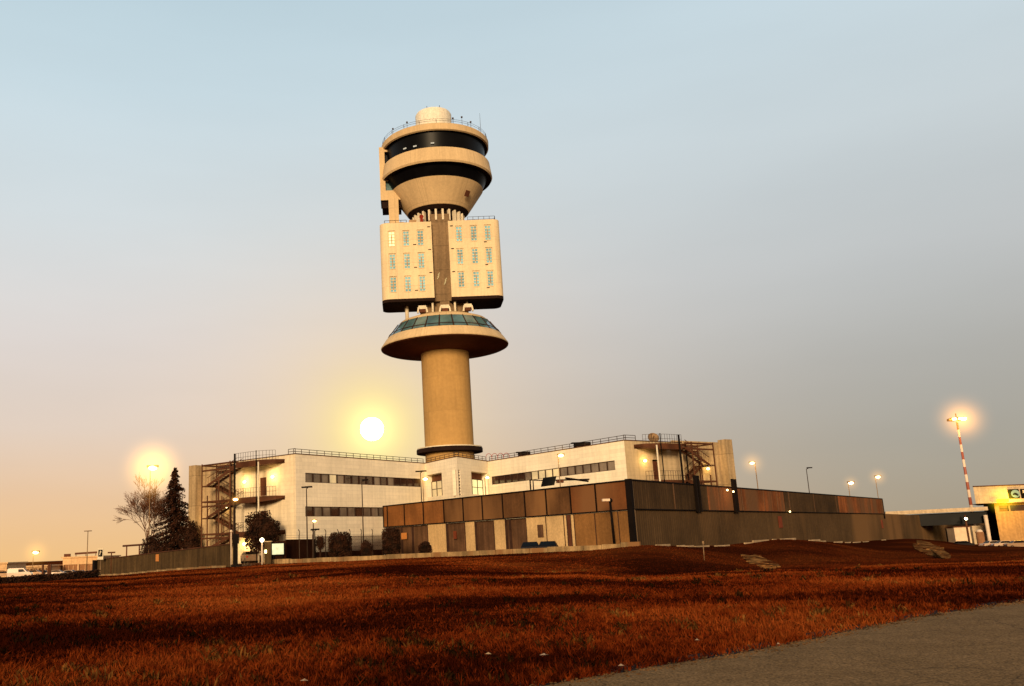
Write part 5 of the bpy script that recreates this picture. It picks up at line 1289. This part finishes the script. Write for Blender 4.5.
w = bpy.data.worlds.new('World'); scene.world = w; w.use_nodes = True
nt = w.node_tree; N, Lk = nt.nodes, nt.links; N.clear()
out = N.new('ShaderNodeOutputWorld'); bg = N.new('ShaderNodeBackground'); Lk.new(bg.outputs[0], out.inputs[0])
tc_ = N.new('ShaderNodeTexCoord'); sep = N.new('ShaderNodeSeparateXYZ'); nrmv = N.new('ShaderNodeVectorMath'); nrmv.operation = 'NORMALIZE'
Lk.new(tc_.outputs['Generated'], nrmv.inputs[0]); Lk.new(nrmv.outputs[0], sep.inputs[0])
def lin(c): return tuple(((v/255+.055)/1.055)**2.4 if v/255 > .04045 else v/255/12.92 for v in c)
def ramp(stops):
    r = N.new('ShaderNodeValToRGB'); e = r.color_ramp.elements; r.color_ramp.interpolation = 'EASE' if False else 'LINEAR'
    e[0].position = stops[0][0]; e[0].color = (*lin(stops[0][1]), 1); e[1].position = stops[-1][0]; e[1].color = (*lin(stops[-1][1]), 1)
    for p_, c_ in stops[1:-1]: k = e.new(p_); k.color = (*lin(c_), 1)
    Lk.new(sep.outputs['Z'], r.inputs[0]); return r
RB = ramp([(0, (235, 185, 130)), (.15, (228, 190, 150)), (.4, (190, 175, 160)), (1, (110, 115, 120))])  # unseen sky behind the camera, warmed to light the front faces
RL = ramp([(0, (240, 192, 130)), (.06, (231, 193, 154)), (.13, (224, 205, 189)), (.22, (221, 213, 208)), (.34, (212, 220, 223)), (.46, (198, 216, 224)), (.56, (184, 206, 216)), (1, (110, 140, 160))])
RR = ramp([(0, (166, 152, 130)), (.08, (166, 160, 148)), (.16, (176, 174, 168)), (.26, (191, 194, 194)), (.38, (198, 208, 212)), (.5, (197, 214, 222)), (.6, (182, 203, 214)), (1, (110, 140, 160))])
# azimuth blend
azm = N.new('ShaderNodeMath'); azm.operation = 'ARCTAN2'; Lk.new(sep.outputs['X'], azm.inputs[0]); Lk.new(sep.outputs['Y'], azm.inputs[1])
mr = N.new('ShaderNodeMapRange'); mr.interpolation_type = 'SMOOTHSTEP'; mr.inputs[1].default_value = -.30; mr.inputs[2].default_value = .58; Lk.new(azm.outputs[0], mr.inputs[0])
mx = N.new('ShaderNodeMix'); mx.data_type = 'RGBA'; Lk.new(mr.outputs[0], mx.inputs[0]); Lk.new(RL.outputs[0], mx.inputs[6]); Lk.new(RR.outputs[0], mx.inputs[7])
bmr = N.new('ShaderNodeMapRange'); bmr.interpolation_type = 'SMOOTHSTEP'; bmr.inputs[1].default_value = .35; bmr.inputs[2].default_value = -.35; Lk.new(sep.outputs['Y'], bmr.inputs[0])
mxb = N.new('ShaderNodeMix'); mxb.data_type = 'RGBA'; Lk.new(bmr.outputs[0], mxb.inputs[0]); Lk.new(mx.outputs[2], mxb.inputs[6]); Lk.new(RB.outputs[0], mxb.inputs[7]); mx = mxb
# glow around the sun
dt = N.new('ShaderNodeVectorMath'); dt.operation = 'DOT_PRODUCT'; Lk.new(nrmv.outputs[0], dt.inputs[0]); dt.inputs[1].default_value = SD
ac = N.new('ShaderNodeMath'); ac.operation = 'ARCCOSINE'; Lk.new(dt.outputs['Value'], ac.inputs[0])
cur = mx.outputs[2]
for width, col, st_ in ((.20, (1, .68, .36), .26), (.10, (1, .73, .36), .42), (.054, (1, .80, .28), .80), (.024, (1.5, 1.25, .5), .97)):
    dv = N.new('ShaderNodeMath'); dv.operation = 'DIVIDE'; dv.inputs[1].default_value = width; Lk.new(ac.outputs[0], dv.inputs[0])
    sq = N.new('ShaderNodeMath'); sq.operation = 'POWER'; sq.inputs[1].default_value = 2; Lk.new(dv.outputs[0], sq.inputs[0])
    ng = N.new('ShaderNodeMath'); ng.operation = 'MULTIPLY'; ng.inputs[1].default_value = -1; Lk.new(sq.outputs[0], ng.inputs[0])
    ex_ = N.new('ShaderNodeMath'); ex_.operation = 'EXPONENT'; Lk.new(ng.outputs[0], ex_.inputs[0])
    ml = N.new('ShaderNodeMath'); ml.operation = 'MULTIPLY'; ml.inputs[1].default_value = st_; Lk.new(ex_.outputs[0], ml.inputs[0])
    ad = N.new('ShaderNodeMix'); ad.data_type = 'RGBA'; ad.clamp_result = False; Lk.new(ml.outputs[0], ad.inputs[0]); Lk.new(cur, ad.inputs[6]); ad.inputs[7].default_value = (*col, 1); cur = ad.outputs[2]
hz = N.new('ShaderNodeTexNoise'); hz.inputs['Scale'].default_value = 2.2; hz.inputs['Detail'].default_value = 5
hm = N.new('ShaderNodeMapping'); hm.inputs['Scale'].default_value = (1, 1, 4.5); Lk.new(nrmv.outputs[0], hm.inputs[0]); Lk.new(hm.outputs[0], hz.inputs['Vector'])
hr = N.new('ShaderNodeMapRange'); hr.inputs[1].default_value = .3; hr.inputs[2].default_value = .7; hr.inputs[3].default_value = .97; hr.inputs[4].default_value = 1.03; Lk.new(hz.outputs[0], hr.inputs[0])
hx = N.new('ShaderNodeMix'); hx.data_type = 'RGBA'; hx.blend_type = 'MULTIPLY'; hx.clamp_result = False; hx.inputs[0].default_value = 1; Lk.new(cur, hx.inputs[6]); Lk.new(hr.outputs[0], hx.inputs[7]); cur = hx.outputs[2]
# a little physical sky
sky = N.new('ShaderNodeTexSky'); sky.sky_type = 'NISHITA'; sky.sun_disc = False
KEY_AZ, KEY_EL = R_(190), R_(12)      # where the warm key light comes from (compass angle from +Y)
sky.sun_elevation = KEY_EL; sky.sun_rotation = KEY_AZ
skm = N.new('ShaderNodeMix'); skm.data_type = 'RGBA'; skm.blend_type = 'ADD'; skm.clamp_result = False; skm.inputs[0].default_value = .003; Lk.new(cur, skm.inputs[6]); Lk.new(sky.outputs[0], skm.inputs[7])
Lk.new(skm.outputs[2], bg.inputs[0]); bg.inputs[1].default_value = 1.0
# warm key light added behind the camera; the visible sun stands ahead
sl_ = bpy.data.lights.new('key_light', 'SUN'); sl_.energy = 4.3; sl_.angle = R_(12); sl_.color = (1, .72, .42)
lo_ = bpy.data.objects.new('key_light', sl_); C.objects.link(lo_)
toward = Vector((math.sin(KEY_AZ)*math.cos(KEY_EL), math.cos(KEY_AZ)*math.cos(KEY_EL), math.sin(KEY_EL)))
lo_.rotation_euler = (-toward).to_track_quat('-Z', 'Y').to_euler(); lo_.location = (-20, -40, 30)

# ------------------------------------------------------------------ camera
cam = bpy.data.cameras.new('camera'); co = bpy.data.objects.new('camera', cam); C.objects.link(co)
co.matrix_world = Matrix(((CR.x, CU.x, -F.x, 0), (CR.y, CU.y, -F.y, 0), (CR.z, CU.z, -F.z, CZ), (0, 0, 0, 1)))
cam.sensor_width = 36; cam.lens = 36*FL/1024; cam.shift_x = (512-PX)/1024; cam.clip_end = 20000; cam.clip_start = .1
scene.camera = co
scene.view_settings.view_transform = 'Standard'; scene.view_settings.look = 'None'; scene.view_settings.exposure = 0; scene.view_settings.gamma = 1
scene.cycles.max_bounces = 6; scene.cycles.volume_bounces = 0; scene.cycles.volume_step_rate = 1.0; scene.cycles.sample_clamp_indirect = 4
